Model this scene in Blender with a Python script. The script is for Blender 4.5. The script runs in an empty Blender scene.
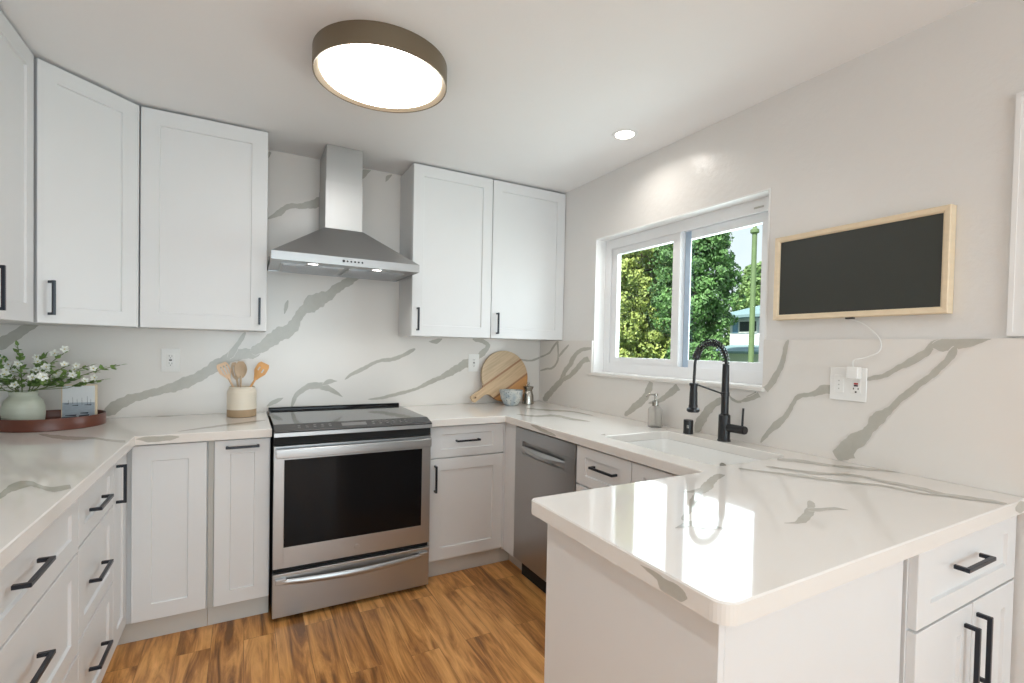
import bpy, bmesh, math, random
from mathutils import Vector, Matrix

random.seed(7)
PI = math.pi
scene = bpy.context.scene

# ------------------------------------------------------------------ camera
def make_camera():
    cd = bpy.data.cameras.new('camera')
    cam = bpy.data.objects.new('camera', cd)
    scene.collection.objects.link(cam)
    yaw, pitch, roll = math.radians(29.579), math.radians(-1.141), math.radians(1.204)
    f = Vector((math.sin(yaw)*math.cos(pitch), math.cos(yaw)*math.cos(pitch), math.sin(pitch)))
    r0 = Vector((math.cos(yaw), -math.sin(yaw), 0))
    u0 = r0.cross(f)
    rt = r0*math.cos(roll) + u0*math.sin(roll)
    up = -r0*math.sin(roll) + u0*math.cos(roll)
    m = Matrix((rt, up, -f)).transposed().to_4x4()
    m.translation = Vector((-1.99, -3.242, 1.318))
    cam.matrix_world = m
    cd.sensor_width = 36
    cd.lens = 492.532/1024*36
    cd.shift_x = -(524.481-512)/1024
    cd.shift_y = (357.9-341.5)/1024
    cd.clip_start = 0.05
    cd.clip_end = 200
    scene.camera = cam
make_camera()

# ------------------------------------------------------------------ world, sun, daylight, exposure
scene.view_settings.view_transform = 'Standard'
scene.view_settings.look = 'None'
scene.view_settings.gamma = 1
scene.view_settings.use_curve_mapping = False
scene.view_settings.exposure = 0.06
scene.cycles.use_denoising = True
scene.cycles.max_bounces = 10
scene.cycles.diffuse_bounces = 6
scene.cycles.glossy_bounces = 6
scene.cycles.transmission_bounces = 8
scene.cycles.transparent_max_bounces = 12
scene.cycles.sample_clamp_indirect = 6
scene.cycles.caustics_reflective = False
scene.cycles.caustics_refractive = False

def make_world():
    w = bpy.data.worlds.new('sky'); scene.world = w
    w.use_nodes = True
    n = w.node_tree.nodes; l = w.node_tree.links
    bg = n['Background']
    tc = n.new('ShaderNodeTexCoord')
    sep = n.new('ShaderNodeSeparateXYZ')
    l.new(tc.outputs['Generated'], sep.inputs[0])
    ramp = n.new('ShaderNodeValToRGB')
    ramp.color_ramp.elements[0].position = 0.0
    ramp.color_ramp.elements[0].color = (0.80, 0.90, 0.95, 1)
    ramp.color_ramp.elements[1].position = 0.6
    ramp.color_ramp.elements[1].color = (0.50, 0.70, 0.92, 1)
    l.new(sep.outputs['Z'], ramp.inputs[0])
    nz = n.new('ShaderNodeTexNoise'); nz.inputs['Scale'].default_value = 3.0
    nz.inputs['Detail'].default_value = 6
    l.new(tc.outputs['Generated'], nz.inputs['Vector'])
    r2 = n.new('ShaderNodeValToRGB')
    r2.color_ramp.elements[0].position = 0.4; r2.color_ramp.elements[1].position = 0.65
    l.new(nz.outputs[0], r2.inputs[0])
    mx = n.new('ShaderNodeMix'); mx.data_type = 'RGBA'
    l.new(r2.outputs[0], mx.inputs['Factor'])
    l.new(ramp.outputs[0], mx.inputs[6]); mx.inputs[7].default_value = (0.95, 0.96, 0.97, 1)
    l.new(mx.outputs[2], bg.inputs['Color'])
    bg.inputs['Strength'].default_value = SKY
SKY, SUN, FILL, SIDE, RINGW, DOWNW, HOODW = 1.1, 8.5, 96, 17, 8.4, 1.9, 0.45
make_world()

def light(name, kind, loc, rot, energy, color=(1, 1, 1), **kw):
    d = bpy.data.lights.new(name, kind)
    o = bpy.data.objects.new(name, d)
    o.location = loc; o.rotation_euler = rot
    d.energy = energy; d.color = color
    for k, v in kw.items(): setattr(d, k, v)
    scene.collection.objects.link(o)
    return o
sun = light('sun', 'SUN', (-6, 2, 12), (0, 0, 0), SUN, (1.0, 0.95, 0.86), angle=0.02)
sun.rotation_euler = Vector((0.62, 0.25, -0.74)).to_track_quat('-Z', 'Y').to_euler()
# fill lamp tilted upward, added at an unseen glazed opening behind the camera
light('added_fill_light', 'AREA', (-1.55, -7.05, 1.25), (PI/2+.60, 0, 0), FILL, (0.76, 0.905, 1.0),
      shape='RECTANGLE', size=2.6, size_y=2.1)
# sky light that comes through the kitchen window
light('daylight_kitchen_window', 'AREA', (0.35, -1.27, 1.65), (0, PI/2, 0), SIDE, (0.86, 0.94, 1.0),
      shape='RECTANGLE', size=0.8, size_y=1.15)

# ------------------------------------------------------------------ materials
def nm(name):
    m = bpy.data.materials.new(name); m.use_nodes = True
    return m, m.node_tree.nodes, m.node_tree.links, m.node_tree.nodes['Principled BSDF']

def noise(n, l, scale, detail=4, vec=None, rough=0.5):
    t = n.new('ShaderNodeTexNoise')
    t.inputs['Scale'].default_value = scale; t.inputs['Detail'].default_value = detail
    t.inputs['Roughness'].default_value = rough
    if vec is not None: l.new(vec, t.inputs['Vector'])
    return t

def coords(n, l, scale=(1, 1, 1), rot=(0, 0, 0)):
    tc = n.new('ShaderNodeTexCoord'); mp = n.new('ShaderNodeMapping')
    mp.inputs['Scale'].default_value = scale; mp.inputs['Rotation'].default_value = rot
    l.new(tc.outputs['Object'], mp.inputs['Vector'])
    return mp.outputs[0]

def mat(name, col, rough=0.5, metal=0.0, var=0.04, scale=8.0, bump=0.0, bscale=60, stretch=(1, 1, 1), **kw):
    """plain procedural material: colour with a slight noise variation and optional bump"""
    m, n, l, p = nm(name)
    v = coords(n, l, stretch)
    nz = noise(n, l, scale, 4, v)
    mx = n.new('ShaderNodeMix'); mx.data_type = 'RGBA'
    c = list(col[:3])
    mx.inputs[6].default_value = [max(0, a*(1-var)) for a in c] + [1]
    mx.inputs[7].default_value = [min(1, a*(1+var)) for a in c] + [1]
    l.new(nz.outputs[0], mx.inputs['Factor'])
    l.new(mx.outputs[2], p.inputs['Base Color'])
    p.inputs['Roughness'].default_value = rough
    p.inputs['Metallic'].default_value = metal
    for k, x in kw.items(): p.inputs[k.replace('_', ' ')].default_value = x
    if bump:
        bn = noise(n, l, bscale, 3, v)
        b = n.new('ShaderNodeBump'); b.inputs['Strength'].default_value = bump
        b.inputs['Distance'].default_value = 0.004
        l.new(bn.outputs[0], b.inputs['Height']); l.new(b.outputs[0], p.inputs['Normal'])
    return m

def emis(name, col, s):
    m, n, l, p = nm(name)
    p.inputs['Base Color'].default_value = (*col, 1)
    p.inputs['Emission Color'].default_value = (*col, 1)
    p.inputs['Emission Strength'].default_value = s
    return m

def quartz(name, rough):
    m, n, l, p = nm(name)
    v = coords(n, l)
    base = n.new('ShaderNodeMix'); base.data_type = 'RGBA'
    nz = noise(n, l, 2.2, 6, v)
    base.inputs[6].default_value = (0.745, 0.705, 0.665, 1)
    base.inputs[7].default_value = (0.81, 0.78, 0.745, 1)
    l.new(nz.outputs[0], base.inputs['Factor'])
    vein = n.new('ShaderNodeMix'); vein.data_type = 'RGBA'
    n2 = noise(n, l, 22, 8, v, 0.7)
    vein.inputs[6].default_value = (0.40, 0.38, 0.33, 1)
    vein.inputs[7].default_value = (0.56, 0.54, 0.49, 1)
    l.new(n2.outputs[0], vein.inputs['Factor'])
    at = n.new('ShaderNodeAttribute'); at.attribute_name = 'vein'
    n3 = noise(n, l, 70, 4, v)
    ma = n.new('ShaderNodeMath'); ma.operation = 'MULTIPLY_ADD'
    l.new(n3.outputs[0], ma.inputs[0]); ma.inputs[1].default_value = 0.9; ma.inputs[2].default_value = -0.45
    ad = n.new('ShaderNodeMath'); ad.operation = 'ADD'
    l.new(ma.outputs[0], ad.inputs[0]); l.new(at.outputs['Fac'], ad.inputs[1])
    mr = n.new('ShaderNodeMapRange'); mr.inputs[1].default_value = 0.35; mr.inputs[2].default_value = 0.7
    l.new(ad.outputs[0], mr.inputs[0])
    lt = n.new('ShaderNodeMath'); lt.operation = 'MULTIPLY'
    st = n.new('ShaderNodeMath'); st.operation = 'GREATER_THAN'; st.inputs[1].default_value = 0.001
    l.new(at.outputs['Fac'], st.inputs[0])
    l.new(mr.outputs[0], lt.inputs[0]); l.new(st.outputs[0], lt.inputs[1])
    mx = n.new('ShaderNodeMix'); mx.data_type = 'RGBA'
    l.new(lt.outputs[0], mx.inputs['Factor'])
    l.new(base.outputs[2], mx.inputs[6]); l.new(vein.outputs[2], mx.inputs[7])
    l.new(mx.outputs[2], p.inputs['Base Color'])
    p.inputs['Roughness'].default_value = rough
    return m

def oak_floor():
    m, n, l, p = nm('oak_planks')
    v = coords(n, l, (1, 1, 1), (0, 0, PI/2))
    br = n.new('ShaderNodeTexBrick')
    br.inputs['Scale'].default_value = 1.0
    br.inputs['Brick Width'].default_value = 1.22
    br.inputs['Row Height'].default_value = 0.124
    br.inputs['Mortar Size'].default_value = 0.0011
    br.inputs['Mortar Smooth'].default_value = 0.3
    br.offset = 0.37
    br.inputs['Color1'].default_value = (0, 0, 0, 1); br.inputs['Color2'].default_value = (1, 1, 1, 1)
    br.inputs['Mortar'].default_value = (0.0, 0.0, 0.0, 1)
    l.new(v, br.inputs['Vector'])
    # shift the grain by plank so it does not run across joints
    tc = n.new('ShaderNodeTexCoord')
    sc = n.new('ShaderNodeVectorMath'); sc.operation = 'SCALE'; sc.inputs['Scale'].default_value = 7.0
    l.new(br.outputs['Color'], sc.inputs[0])
    ad = n.new('ShaderNodeVectorMath'); ad.operation = 'ADD'
    l.new(tc.outputs['Object'], ad.inputs[0]); l.new(sc.outputs[0], ad.inputs[1])
    mp = n.new('ShaderNodeMapping'); mp.inputs['Scale'].default_value = (11, 1.1, 1)
    l.new(ad.outputs[0], mp.inputs['Vector'])
    g1 = noise(n, l, 1.6, 9, mp.outputs[0], 0.62); g1.inputs['Distortion'].default_value = 1.1
    mp2 = n.new('ShaderNodeMapping'); mp2.inputs['Scale'].default_value = (60, 2.2, 1)
    l.new(ad.outputs[0], mp2.inputs['Vector'])
    g2 = noise(n, l, 2.0, 5, mp2.outputs[0], 0.6)
    r = n.new('ShaderNodeValToRGB'); cr = r.color_ramp
    cr.elements[0].position = 0.33; cr.elements[0].color = (0.20, 0.082, 0.024, 1)
    cr.elements[1].position = 0.76; cr.elements[1].color = (0.92, 0.50, 0.185, 1)
    e = cr.elements.new(0.44); e.color = (0.42, 0.18, 0.050, 1)
    e = cr.elements.new(0.56); e.color = (0.68, 0.325, 0.10, 1)
    a = n.new('ShaderNodeMath'); a.operation = 'MULTIPLY_ADD'
    l.new(br.outputs['Color'], a.inputs[0]); a.inputs[1].default_value = 0.13
    l.new(g1.outputs[0], a.inputs[2])
    b = n.new('ShaderNodeMath'); b.operation = 'MULTIPLY_ADD'
    l.new(g2.outputs[0], b.inputs[0]); b.inputs[1].default_value = 0.22
    l.new(a.outputs[0], b.inputs[2])
    c = n.new('ShaderNodeMath'); c.operation = 'SUBTRACT'; c.inputs[1].default_value = 0.16
    l.new(b.outputs[0], c.inputs[0]); l.new(c.outputs[0], r.inputs[0])
    mx = n.new('ShaderNodeMix'); mx.data_type = 'RGBA'
    fm = n.new('ShaderNodeMath'); fm.operation = 'MULTIPLY'; fm.inputs[1].default_value = 0.35
    l.new(br.outputs['Fac'], fm.inputs[0]); l.new(fm.outputs[0], mx.inputs['Factor'])
    l.new(r.outputs[0], mx.inputs[6]); mx.inputs[7].default_value = (0.07, 0.035, 0.015, 1)
    l.new(mx.outputs[2], p.inputs['Base Color'])
    p.inputs['Roughness'].default_value = 0.36
    bp_ = n.new('ShaderNodeBump'); bp_.inputs['Strength'].default_value = 0.15
    bp_.inputs['Distance'].default_value = 0.002
    l.new(g2.outputs[0], bp_.inputs['Height']); l.new(bp_.outputs[0], p.inputs['Normal'])
    return m

def steel(name, col, rough, axis):
    m, n, l, p = nm(name)
    s = [260, 260, 260]; s[axis] = 2.5
    v = coords(n, l, tuple(s))
    nz = noise(n, l, 1.0, 3, v)
    mr = n.new('ShaderNodeMapRange'); mr.inputs[3].default_value = rough*0.97; mr.inputs[4].default_value = rough*1.03
    l.new(nz.outputs[0], mr.inputs[0]); l.new(mr.outputs[0], p.inputs['Roughness'])
    mx = n.new('ShaderNodeMix'); mx.data_type = 'RGBA'
    mx.inputs[6].default_value = [a*0.985 for a in col]+[1]; mx.inputs[7].default_value = [min(1, a*1.015) for a in col]+[1]
    l.new(nz.outputs[0], mx.inputs['Factor']); l.new(mx.outputs[2], p.inputs['Base Color'])
    p.inputs['Metallic'].default_value = 0.9
    return m

def glass(name, col=(1, 1, 1), rough=0.0, ior=1.45, mixt=0.0):
    m, n, l, p = nm(name)
    p.inputs['Base Color'].default_value = (*col, 1)
    p.inputs['Transmission Weight'].default_value = 1.0
    p.inputs['Roughness'].default_value = rough
    p.inputs['IOR'].default_value = ior
    return m

def pane_glass():
    """thin window glass: lets light straight through, reflects a little"""
    m, n, l, p = nm('window_glass')
    out = n['Material Output']
    tr = n.new('ShaderNodeBsdfTransparent'); tr.inputs[0].default_value = (0.96, 0.99, 0.98, 1)
    gl = n.new('ShaderNodeBsdfGlossy'); gl.inputs['Roughness'].default_value = 0.0
    fr = n.new('ShaderNodeFresnel'); fr.inputs[0].default_value = 1.3
    mx = n.new('ShaderNodeMixShader')
    geo = n.new('ShaderNodeNewGeometry')      # only the entry face reflects
    iv = n.new('ShaderNodeMath'); iv.operation = 'SUBTRACT'; iv.inputs[0].default_value = 1.0
    l.new(geo.outputs['Backfacing'], iv.inputs[1])
    fm = n.new('ShaderNodeMath'); fm.operation = 'MULTIPLY'
    l.new(fr.outputs[0], fm.inputs[0]); l.new(iv.outputs[0], fm.inputs[1])
    l.new(fm.outputs[0], mx.inputs[0]); l.new(tr.outputs[0], mx.inputs[1]); l.new(gl.outputs[0], mx.inputs[2])
    l.new(mx.outputs[0], out.inputs['Surface'])
    return m

def board_wood():
    """light board glued up from strips running along the handle, darker glue lines, one amber strip"""
    m, n, l, p = nm('striped_board_wood')
    tc = n.new('ShaderNodeTexCoord')
    sep = n.new('ShaderNodeSeparateXYZ'); l.new(tc.outputs['Object'], sep.inputs[0])
    mr = n.new('ShaderNodeMapRange'); mr.inputs[1].default_value = -0.2; mr.inputs[2].default_value = 0.2
    l.new(sep.outputs['Z'], mr.inputs[0])
    r = n.new('ShaderNodeValToRGB'); cr = r.color_ramp; cr.interpolation = 'CONSTANT'
    cr.elements[0].position = 0; cr.elements[0].color = (0.66, 0.50, 0.33, 1)
    cr.elements[1].position = 0.40; cr.elements[1].color = (0.40, 0.21, 0.11, 1)
    for pos, c in ((0.43, (0.66, 0.47, 0.29, 1)), (0.69, (0.38, 0.19, 0.09, 1)), (0.72, (0.62, 0.31, 0.11, 1))):
        e = cr.elements.new(pos); e.color = c
    l.new(mr.outputs[0], r.inputs[0])
    mp = n.new('ShaderNodeMapping'); mp.inputs['Scale'].default_value = (4, 20, 60)
    l.new(tc.outputs['Object'], mp.inputs['Vector'])
    nz = noise(n, l, 1.5, 5, mp.outputs[0])
    mx = n.new('ShaderNodeMix'); mx.data_type = 'RGBA'; mx.blend_type = 'MULTIPLY'
    mx.inputs['Factor'].default_value = 0.5
    l.new(r.outputs[0], mx.inputs[6])
    r2 = n.new('ShaderNodeValToRGB'); r2.color_ramp.elements[0].color = (0.55, 0.5, 0.45, 1)
    r2.color_ramp.elements[0].position = .3; r2.color_ramp.elements[1].position = .65
    l.new(nz.outputs[0], r2.inputs[0]); l.new(r2.outputs[0], mx.inputs[7])
    l.new(mx.outputs[2], p.inputs['Base Color']); p.inputs['Roughness'].default_value = 0.5
    return m

def leaf_mat(name, dark, bright, rough=0.55):
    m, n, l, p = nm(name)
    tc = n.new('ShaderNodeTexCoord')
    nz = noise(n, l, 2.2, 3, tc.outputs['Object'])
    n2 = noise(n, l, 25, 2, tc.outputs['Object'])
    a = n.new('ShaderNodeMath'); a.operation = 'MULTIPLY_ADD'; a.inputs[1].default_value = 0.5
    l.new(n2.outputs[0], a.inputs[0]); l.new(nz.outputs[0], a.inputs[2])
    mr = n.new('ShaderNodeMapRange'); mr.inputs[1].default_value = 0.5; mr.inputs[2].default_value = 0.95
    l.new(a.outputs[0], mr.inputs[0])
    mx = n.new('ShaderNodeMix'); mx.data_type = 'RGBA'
    mx.inputs[6].default_value = (*dark, 1); mx.inputs[7].default_value = (*bright, 1)  # noise mixes a dark and a bright leaf tone
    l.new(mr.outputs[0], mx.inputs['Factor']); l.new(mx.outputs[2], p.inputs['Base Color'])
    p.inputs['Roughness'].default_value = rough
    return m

M = {}
M['cab'] = mat('white_cabinet_paint', (0.755, 0.76, 0.765), 0.38, var=0.012)
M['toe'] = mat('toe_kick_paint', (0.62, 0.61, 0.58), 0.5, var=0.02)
M['filler'] = mat('grey_filler', (0.50, 0.49, 0.46), 0.5, var=0.02)
M['wall'] = mat('warm_white_wall_paint', (0.76, 0.74, 0.72), 0.30, var=0.015, bump=0.35, bscale=38)
M['ceil'] = mat('ceiling_paint', (0.88, 0.88, 0.885), 0.7, var=0.01, bump=0.1, bscale=60)
M['trim'] = mat('white_trim_paint', (0.84, 0.83, 0.82), 0.35, var=0.01)
M['vinyl'] = mat('white_vinyl', (0.86, 0.86, 0.87), 0.3, var=0.01)
M['vinyl_sky'] = mat('vinyl_with_sky_tint', (0.42, 0.52, 0.64), 0.4, var=0.05)  # white vinyl with the reflected sky blue put into its colour
M['quartz'] = quartz('veined_quartz', 0.06)
M['slab'] = quartz('veined_wall_slab', 0.22)
M['floor'] = oak_floor()
M['steel_x'] = steel('brushed_steel', (0.45, 0.452, 0.455), 0.31, 0)
M['steel_y'] = steel('brushed_steel_dishwasher', (0.47, 0.475, 0.48), 0.30, 1)
M['chrome'] = mat('chrome', (0.75, 0.75, 0.75), 0.12, 1.0)
M['black_glass'] = mat('black_glass', (0.006, 0.006, 0.007), 0.05, var=0.1, IOR=1.27)
M['cook_glass'] = mat('smoked_cooktop_glass', (0.03, 0.03, 0.032), 0.07, var=0.1, IOR=1.9)
M['panel_glass'] = mat('dark_control_glass', (0.06, 0.06, 0.062), 0.25, var=0.1)
M['black'] = mat('matte_black', (0.012, 0.012, 0.014), 0.35, var=0.1)
M['handle'] = mat('blackened_metal', (0.018, 0.022, 0.032), 0.32, 0.3, var=0.1)
M['void'] = mat('dark_gap', (0.01, 0.01, 0.01), 0.8)
M['bronze'] = mat('brushed_bronze', (0.23, 0.185, 0.13), 0.38, 0.75, var=0.03)
M['gold'] = mat('inner_gold', (0.78, 0.65, 0.48), 0.35, 0.6, var=0.03)
M['diff'] = emis('lit_diffuser', (1.0, 0.985, 0.97), RINGW)
M['lens'] = emis('lit_lens', (1.0, 0.95, 0.88), 14.0)
M['hoodlens'] = emis('lit_hood_lens', (1.0, 0.97, 0.92), 9.0)
M['sink'] = mat('white_fireclay', (0.86, 0.85, 0.83), 0.18, var=0.01)
M['pine'] = mat('pale_oak_frame', (0.80, 0.66, 0.47), 0.45, var=0.10, scale=3, stretch=(10, 1, 20))
M['screen'] = mat('dark_matte_screen', (0.035, 0.038, 0.032), 0.42, var=0.06)
M['plastic'] = mat('white_plastic', (0.84, 0.83, 0.81), 0.3, var=0.01)
M['slot'] = mat('dark_slot', (0.05, 0.04, 0.04), 0.5)
M['red'] = mat('red_button', (0.45, 0.03, 0.03), 0.4)
M['walnut'] = mat('red_brown_tray_wood', (0.125, 0.032, 0.016), 0.32, var=0.25, scale=3, stretch=(3, 3, 30))
M['celadon'] = mat('celadon_glaze', (0.52, 0.55, 0.46), 0.35, var=0.12, scale=6, stretch=(1, 1, 9), bump=0.3, bscale=12)
M['cream'] = mat('cream_stoneware', (0.78, 0.70, 0.58), 0.4, var=0.05)
M['rawclay'] = mat('bare_clay', (0.40, 0.28, 0.17), 0.7, var=0.08)
M['woodA'] = mat('pale_utensil_wood', (0.76, 0.54, 0.36), 0.55, var=0.1, stretch=(8, 8, 1))
M['woodB'] = mat('grey_brown_utensil_wood', (0.55, 0.41, 0.28), 0.55, var=0.15, stretch=(8, 8, 1))
M['woodC'] = mat('amber_utensil_wood', (0.72, 0.38, 0.14), 0.5, var=0.12, stretch=(8, 8, 1))
M['board'] = board_wood()
M['leafd'] = leaf_mat('vase_leaf', (0.07, 0.16, 0.04), (0.30, 0.44, 0.12))
M['stem'] = mat('green_stem', (0.18, 0.22, 0.09), 0.6)
M['petal'] = mat('white_petal', (0.85, 0.86, 0.80), 0.6, var=0.04)
M['pollen'] = mat('yellow_centre', (0.65, 0.55, 0.15), 0.7)
M['glass'] = glass('clear_glass', (0.97, 0.98, 0.97))
M['frost'] = glass('frosted_plastic', (0.96, 0.96, 0.95), 0.35, 1.2)
M['pane'] = pane_glass()
M['pewter'] = mat('pewter', (0.42, 0.40, 0.36), 0.22, 1.0, var=0.08)
M['photo_sky'] = mat('photo_sky', (0.80, 0.82, 0.84), 0.3, var=0.08, scale=12)
M['photo_sea'] = mat('photo_sea', (0.40, 0.46, 0.52), 0.3, var=0.25, scale=60, stretch=(1, 1, 5))
M['photo_dark'] = mat('photo_boats', (0.05, 0.06, 0.08), 0.3)

def speckled():
    m, n, l, p = nm('speckled_stoneware')
    v = coords(n, l)
    a = noise(n, l, 18, 3, v); b = noise(n, l, 90, 2, v)
    r = n.new('ShaderNodeValToRGB'); r.color_ramp.elements[0].position = .4; r.color_ramp.elements[1].position = .6
    r.color_ramp.elements[0].color = (0.36, 0.42, 0.46, 1); r.color_ramp.elements[1].color = (0.62, 0.62, 0.58, 1)
    l.new(a.outputs[0], r.inputs[0])
    r2 = n.new('ShaderNodeValToRGB'); r2.color_ramp.elements[0].position = .34; r2.color_ramp.elements[1].position = .42
    r2.color_ramp.elements[0].color = (0.2, 0.22, 0.25, 1)
    l.new(b.outputs[0], r2.inputs[0])
    mx = n.new('ShaderNodeMix'); mx.data_type = 'RGBA'; mx.blend_type = 'MULTIPLY'; mx.inputs['Factor'].default_value = .8
    l.new(r.outputs[0], mx.inputs[6]); l.new(r2.outputs[0], mx.inputs[7])
    l.new(mx.outputs[2], p.inputs['Base Color']); p.inputs['Roughness'].default_value = .45
    return m
M['speckle'] = speckled()

# ------------------------------------------------------------------ mesh helpers
class MB:
    """collects shapes and links them as one mesh object"""
    def __init__(s): s.bm = bmesh.new(); s.mi = 0
    def _faces(s, fs):
        for f in fs: f.material_index = s.mi
    def box(s, x0, y0, z0, x1, y1, z1, bev=0.0, seg=1):
        t = bmesh.new()
        bmesh.ops.create_cube(t, size=1)
        for v in t.verts:
            v.co = Vector(((x0+x1)/2+v.co.x*(x1-x0), (y0+y1)/2+v.co.y*(y1-y0), (z0+z1)/2+v.co.z*(z1-z0)))
        if bev > 0:
            bmesh.ops.bevel(t, geom=t.edges[:], offset=bev, segments=seg, affect='EDGES', profile=0.5)
        s.merge(t); return s
    def merge(s, t, mtx=None):
        if mtx is not None: bmesh.ops.transform(t, matrix=mtx, verts=t.verts)
        t.verts.index_update()
        vs = [s.bm.verts.new(v.co) for v in t.verts]
        for f in t.faces:
            try: nf = s.bm.faces.new([vs[v.index] for v in f.verts])
            except ValueError: continue
            nf.material_index = s.mi
        t.free(); return s
    def poly(s, pts):
        vs = [s.bm.verts.new(p) for p in pts]
        f = s.bm.faces.new(vs); f.material_index = s.mi
        return s
    def mesh(s, verts, faces):
        vs = [s.bm.verts.new(p) for p in verts]
        for f in faces:
            nf = s.bm.faces.new([vs[i] for i in f]); nf.material_index = s.mi
        return s
    def cyl(s, a, b, r, r2=None, n=20, caps=True):
        a = Vector(a); b = Vector(b); r2 = r if r2 is None else r2
        d = (b-a); q = d.to_track_quat('Z', 'Y')
        A = []; Bb = []
        for i in range(n):
            t = 2*PI*i/n; o = Vector((math.cos(t), math.sin(t), 0))
            A.append(s.bm.verts.new(a+q @ (o*r))); Bb.append(s.bm.verts.new(b+q @ (o*r2)))
        for i in range(n):
            j = (i+1) % n
            s.bm.faces.new((A[i], A[j], Bb[j], Bb[i])).material_index = s.mi
        if caps:
            s.bm.faces.new(A[::-1]).material_index = s.mi; s.bm.faces.new(Bb).material_index = s.mi
        return s
    def lathe(s, prof, c=(0, 0, 0), n=40, axis='z'):
        """prof: list of (r, h); axis through c"""
        c = Vector(c); rings = []
        for r, h in prof:
            ring = []
            if r < 1e-6:
                p = Vector((0, 0, h)); ring = [p]
            else:
                for i in range(n):
                    t = 2*PI*i/n; ring.append(Vector((r*math.cos(t), r*math.sin(t), h)))
            if axis == 'x': ring = [Vector((-p.z, p.y, p.x)) for p in ring]
            if axis == '-y': ring = [Vector((p.x, -p.z, p.y)) for p in ring]
            rings.append([s.bm.verts.new(c+p) for p in ring])
        for A, Bb in zip(rings, rings[1:]):
            for i in range(n):
                j = (i+1) % n
                if len(A) == 1 and len(Bb) == 1: continue
                if len(A) == 1: f = (A[0], Bb[j], Bb[i])
                elif len(Bb) == 1: f = (A[i], A[j], Bb[0])
                else: f = (A[i], A[j], Bb[j], Bb[i])
                s.bm.faces.new(f).material_index = s.mi
        return s
    def tube(s, pts, r, n=12, caps=True):
        """tube along points; r is a number or a list"""
        pts = [Vector(p) for p in pts]; k = len(pts)
        rr = r if isinstance(r, (list, tuple)) else [r]*k
        rings = []; up = None
        for i in range(k):
            d = (pts[min(k-1, i+1)]-pts[max(0, i-1)]).normalized()
            if up is None: up = d.orthogonal().normalized()
            up = (up-d*up.dot(d)).normalized(); sd = d.cross(up)
            rings.append([s.bm.verts.new(pts[i]+(up*math.cos(2*PI*j/n)+sd*math.sin(2*PI*j/n))*rr[i]) for j in range(n)])
        for A, Bb in zip(rings, rings[1:]):
            for j in range(n):
                m_ = (j+1) % n
                s.bm.faces.new((A[j], A[m_], Bb[m_], Bb[j])).material_index = s.mi
        if caps:
            s.bm.faces.new(rings[0][::-1]).material_index = s.mi; s.bm.faces.new(rings[-1]).material_index = s.mi
        return s
    def prism(s, prof, axis, a, b):
        """closed 2-D outline extruded along an axis from a to b.
        axis 'x': prof is (y,z); axis 'y': (x,z); axis 'z': (x,y)"""
        def P(u, v, w):
            return {'x': (w, u, v), 'y': (u, w, v), 'z': (u, v, w)}[axis]
        A = [s.bm.verts.new(P(u, v, a)) for u, v in prof]
        Bb = [s.bm.verts.new(P(u, v, b)) for u, v in prof]
        k = len(prof)
        for i in range(k):
            j = (i+1) % k
            s.bm.faces.new((A[i], A[j], Bb[j], Bb[i])).material_index = s.mi
        s.bm.faces.new(A[::-1]).material_index = s.mi; s.bm.faces.new(Bb).material_index = s.mi
        return s
    def build(s, name, mats, parent=None, loc=None, rot=None, smooth=True, recalc=True, angle=35):
        if recalc: bmesh.ops.recalc_face_normals(s.bm, faces=s.bm.faces[:])
        me = bpy.data.meshes.new(name)
        s.bm.to_mesh(me); s.bm.free()
        if not isinstance(mats, (list, tuple)): mats = [mats]
        for m_ in mats: me.materials.append(m_)
        if smooth:
            me.polygons.foreach_set('use_smooth', [True]*len(me.polygons))
            me.set_sharp_from_angle(angle=math.radians(angle))
        o = bpy.data.objects.new(name, me)
        scene.collection.objects.link(o)
        if parent is not None: o.parent = parent
        if loc is not None: o.location = loc
        if rot is not None: o.rotation_euler = rot
        return o

def tag(o, label, cat, group=None, kind=None):
    if label: o['label'] = label
    if cat: o['category'] = cat
    if group: o['group'] = group
    if kind: o['kind'] = kind
    return o
def thing(name, label, cat, loc=(0, 0, 0), rotz=0.0, group=None):
    o = bpy.data.objects.new(name, None); scene.collection.objects.link(o)
    o.location = loc; o.rotation_euler = (0, 0, rotz); o.empty_display_size = 0.1
    return tag(o, label, cat, group)
def struct(name, mb, m, **kw):
    o = mb.build(name, m, **kw); o['kind'] = 'structure'; return o
def bez(p0, p1, p2, p3, n=16):
    out = []
    for i in range(n+1):
        t = i/n; a = Vector(p0)*(1-t)**3+Vector(p1)*3*t*(1-t)**2+Vector(p2)*3*t*t*(1-t)+Vector(p3)*t**3
        out.append(a)
    return out

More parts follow.
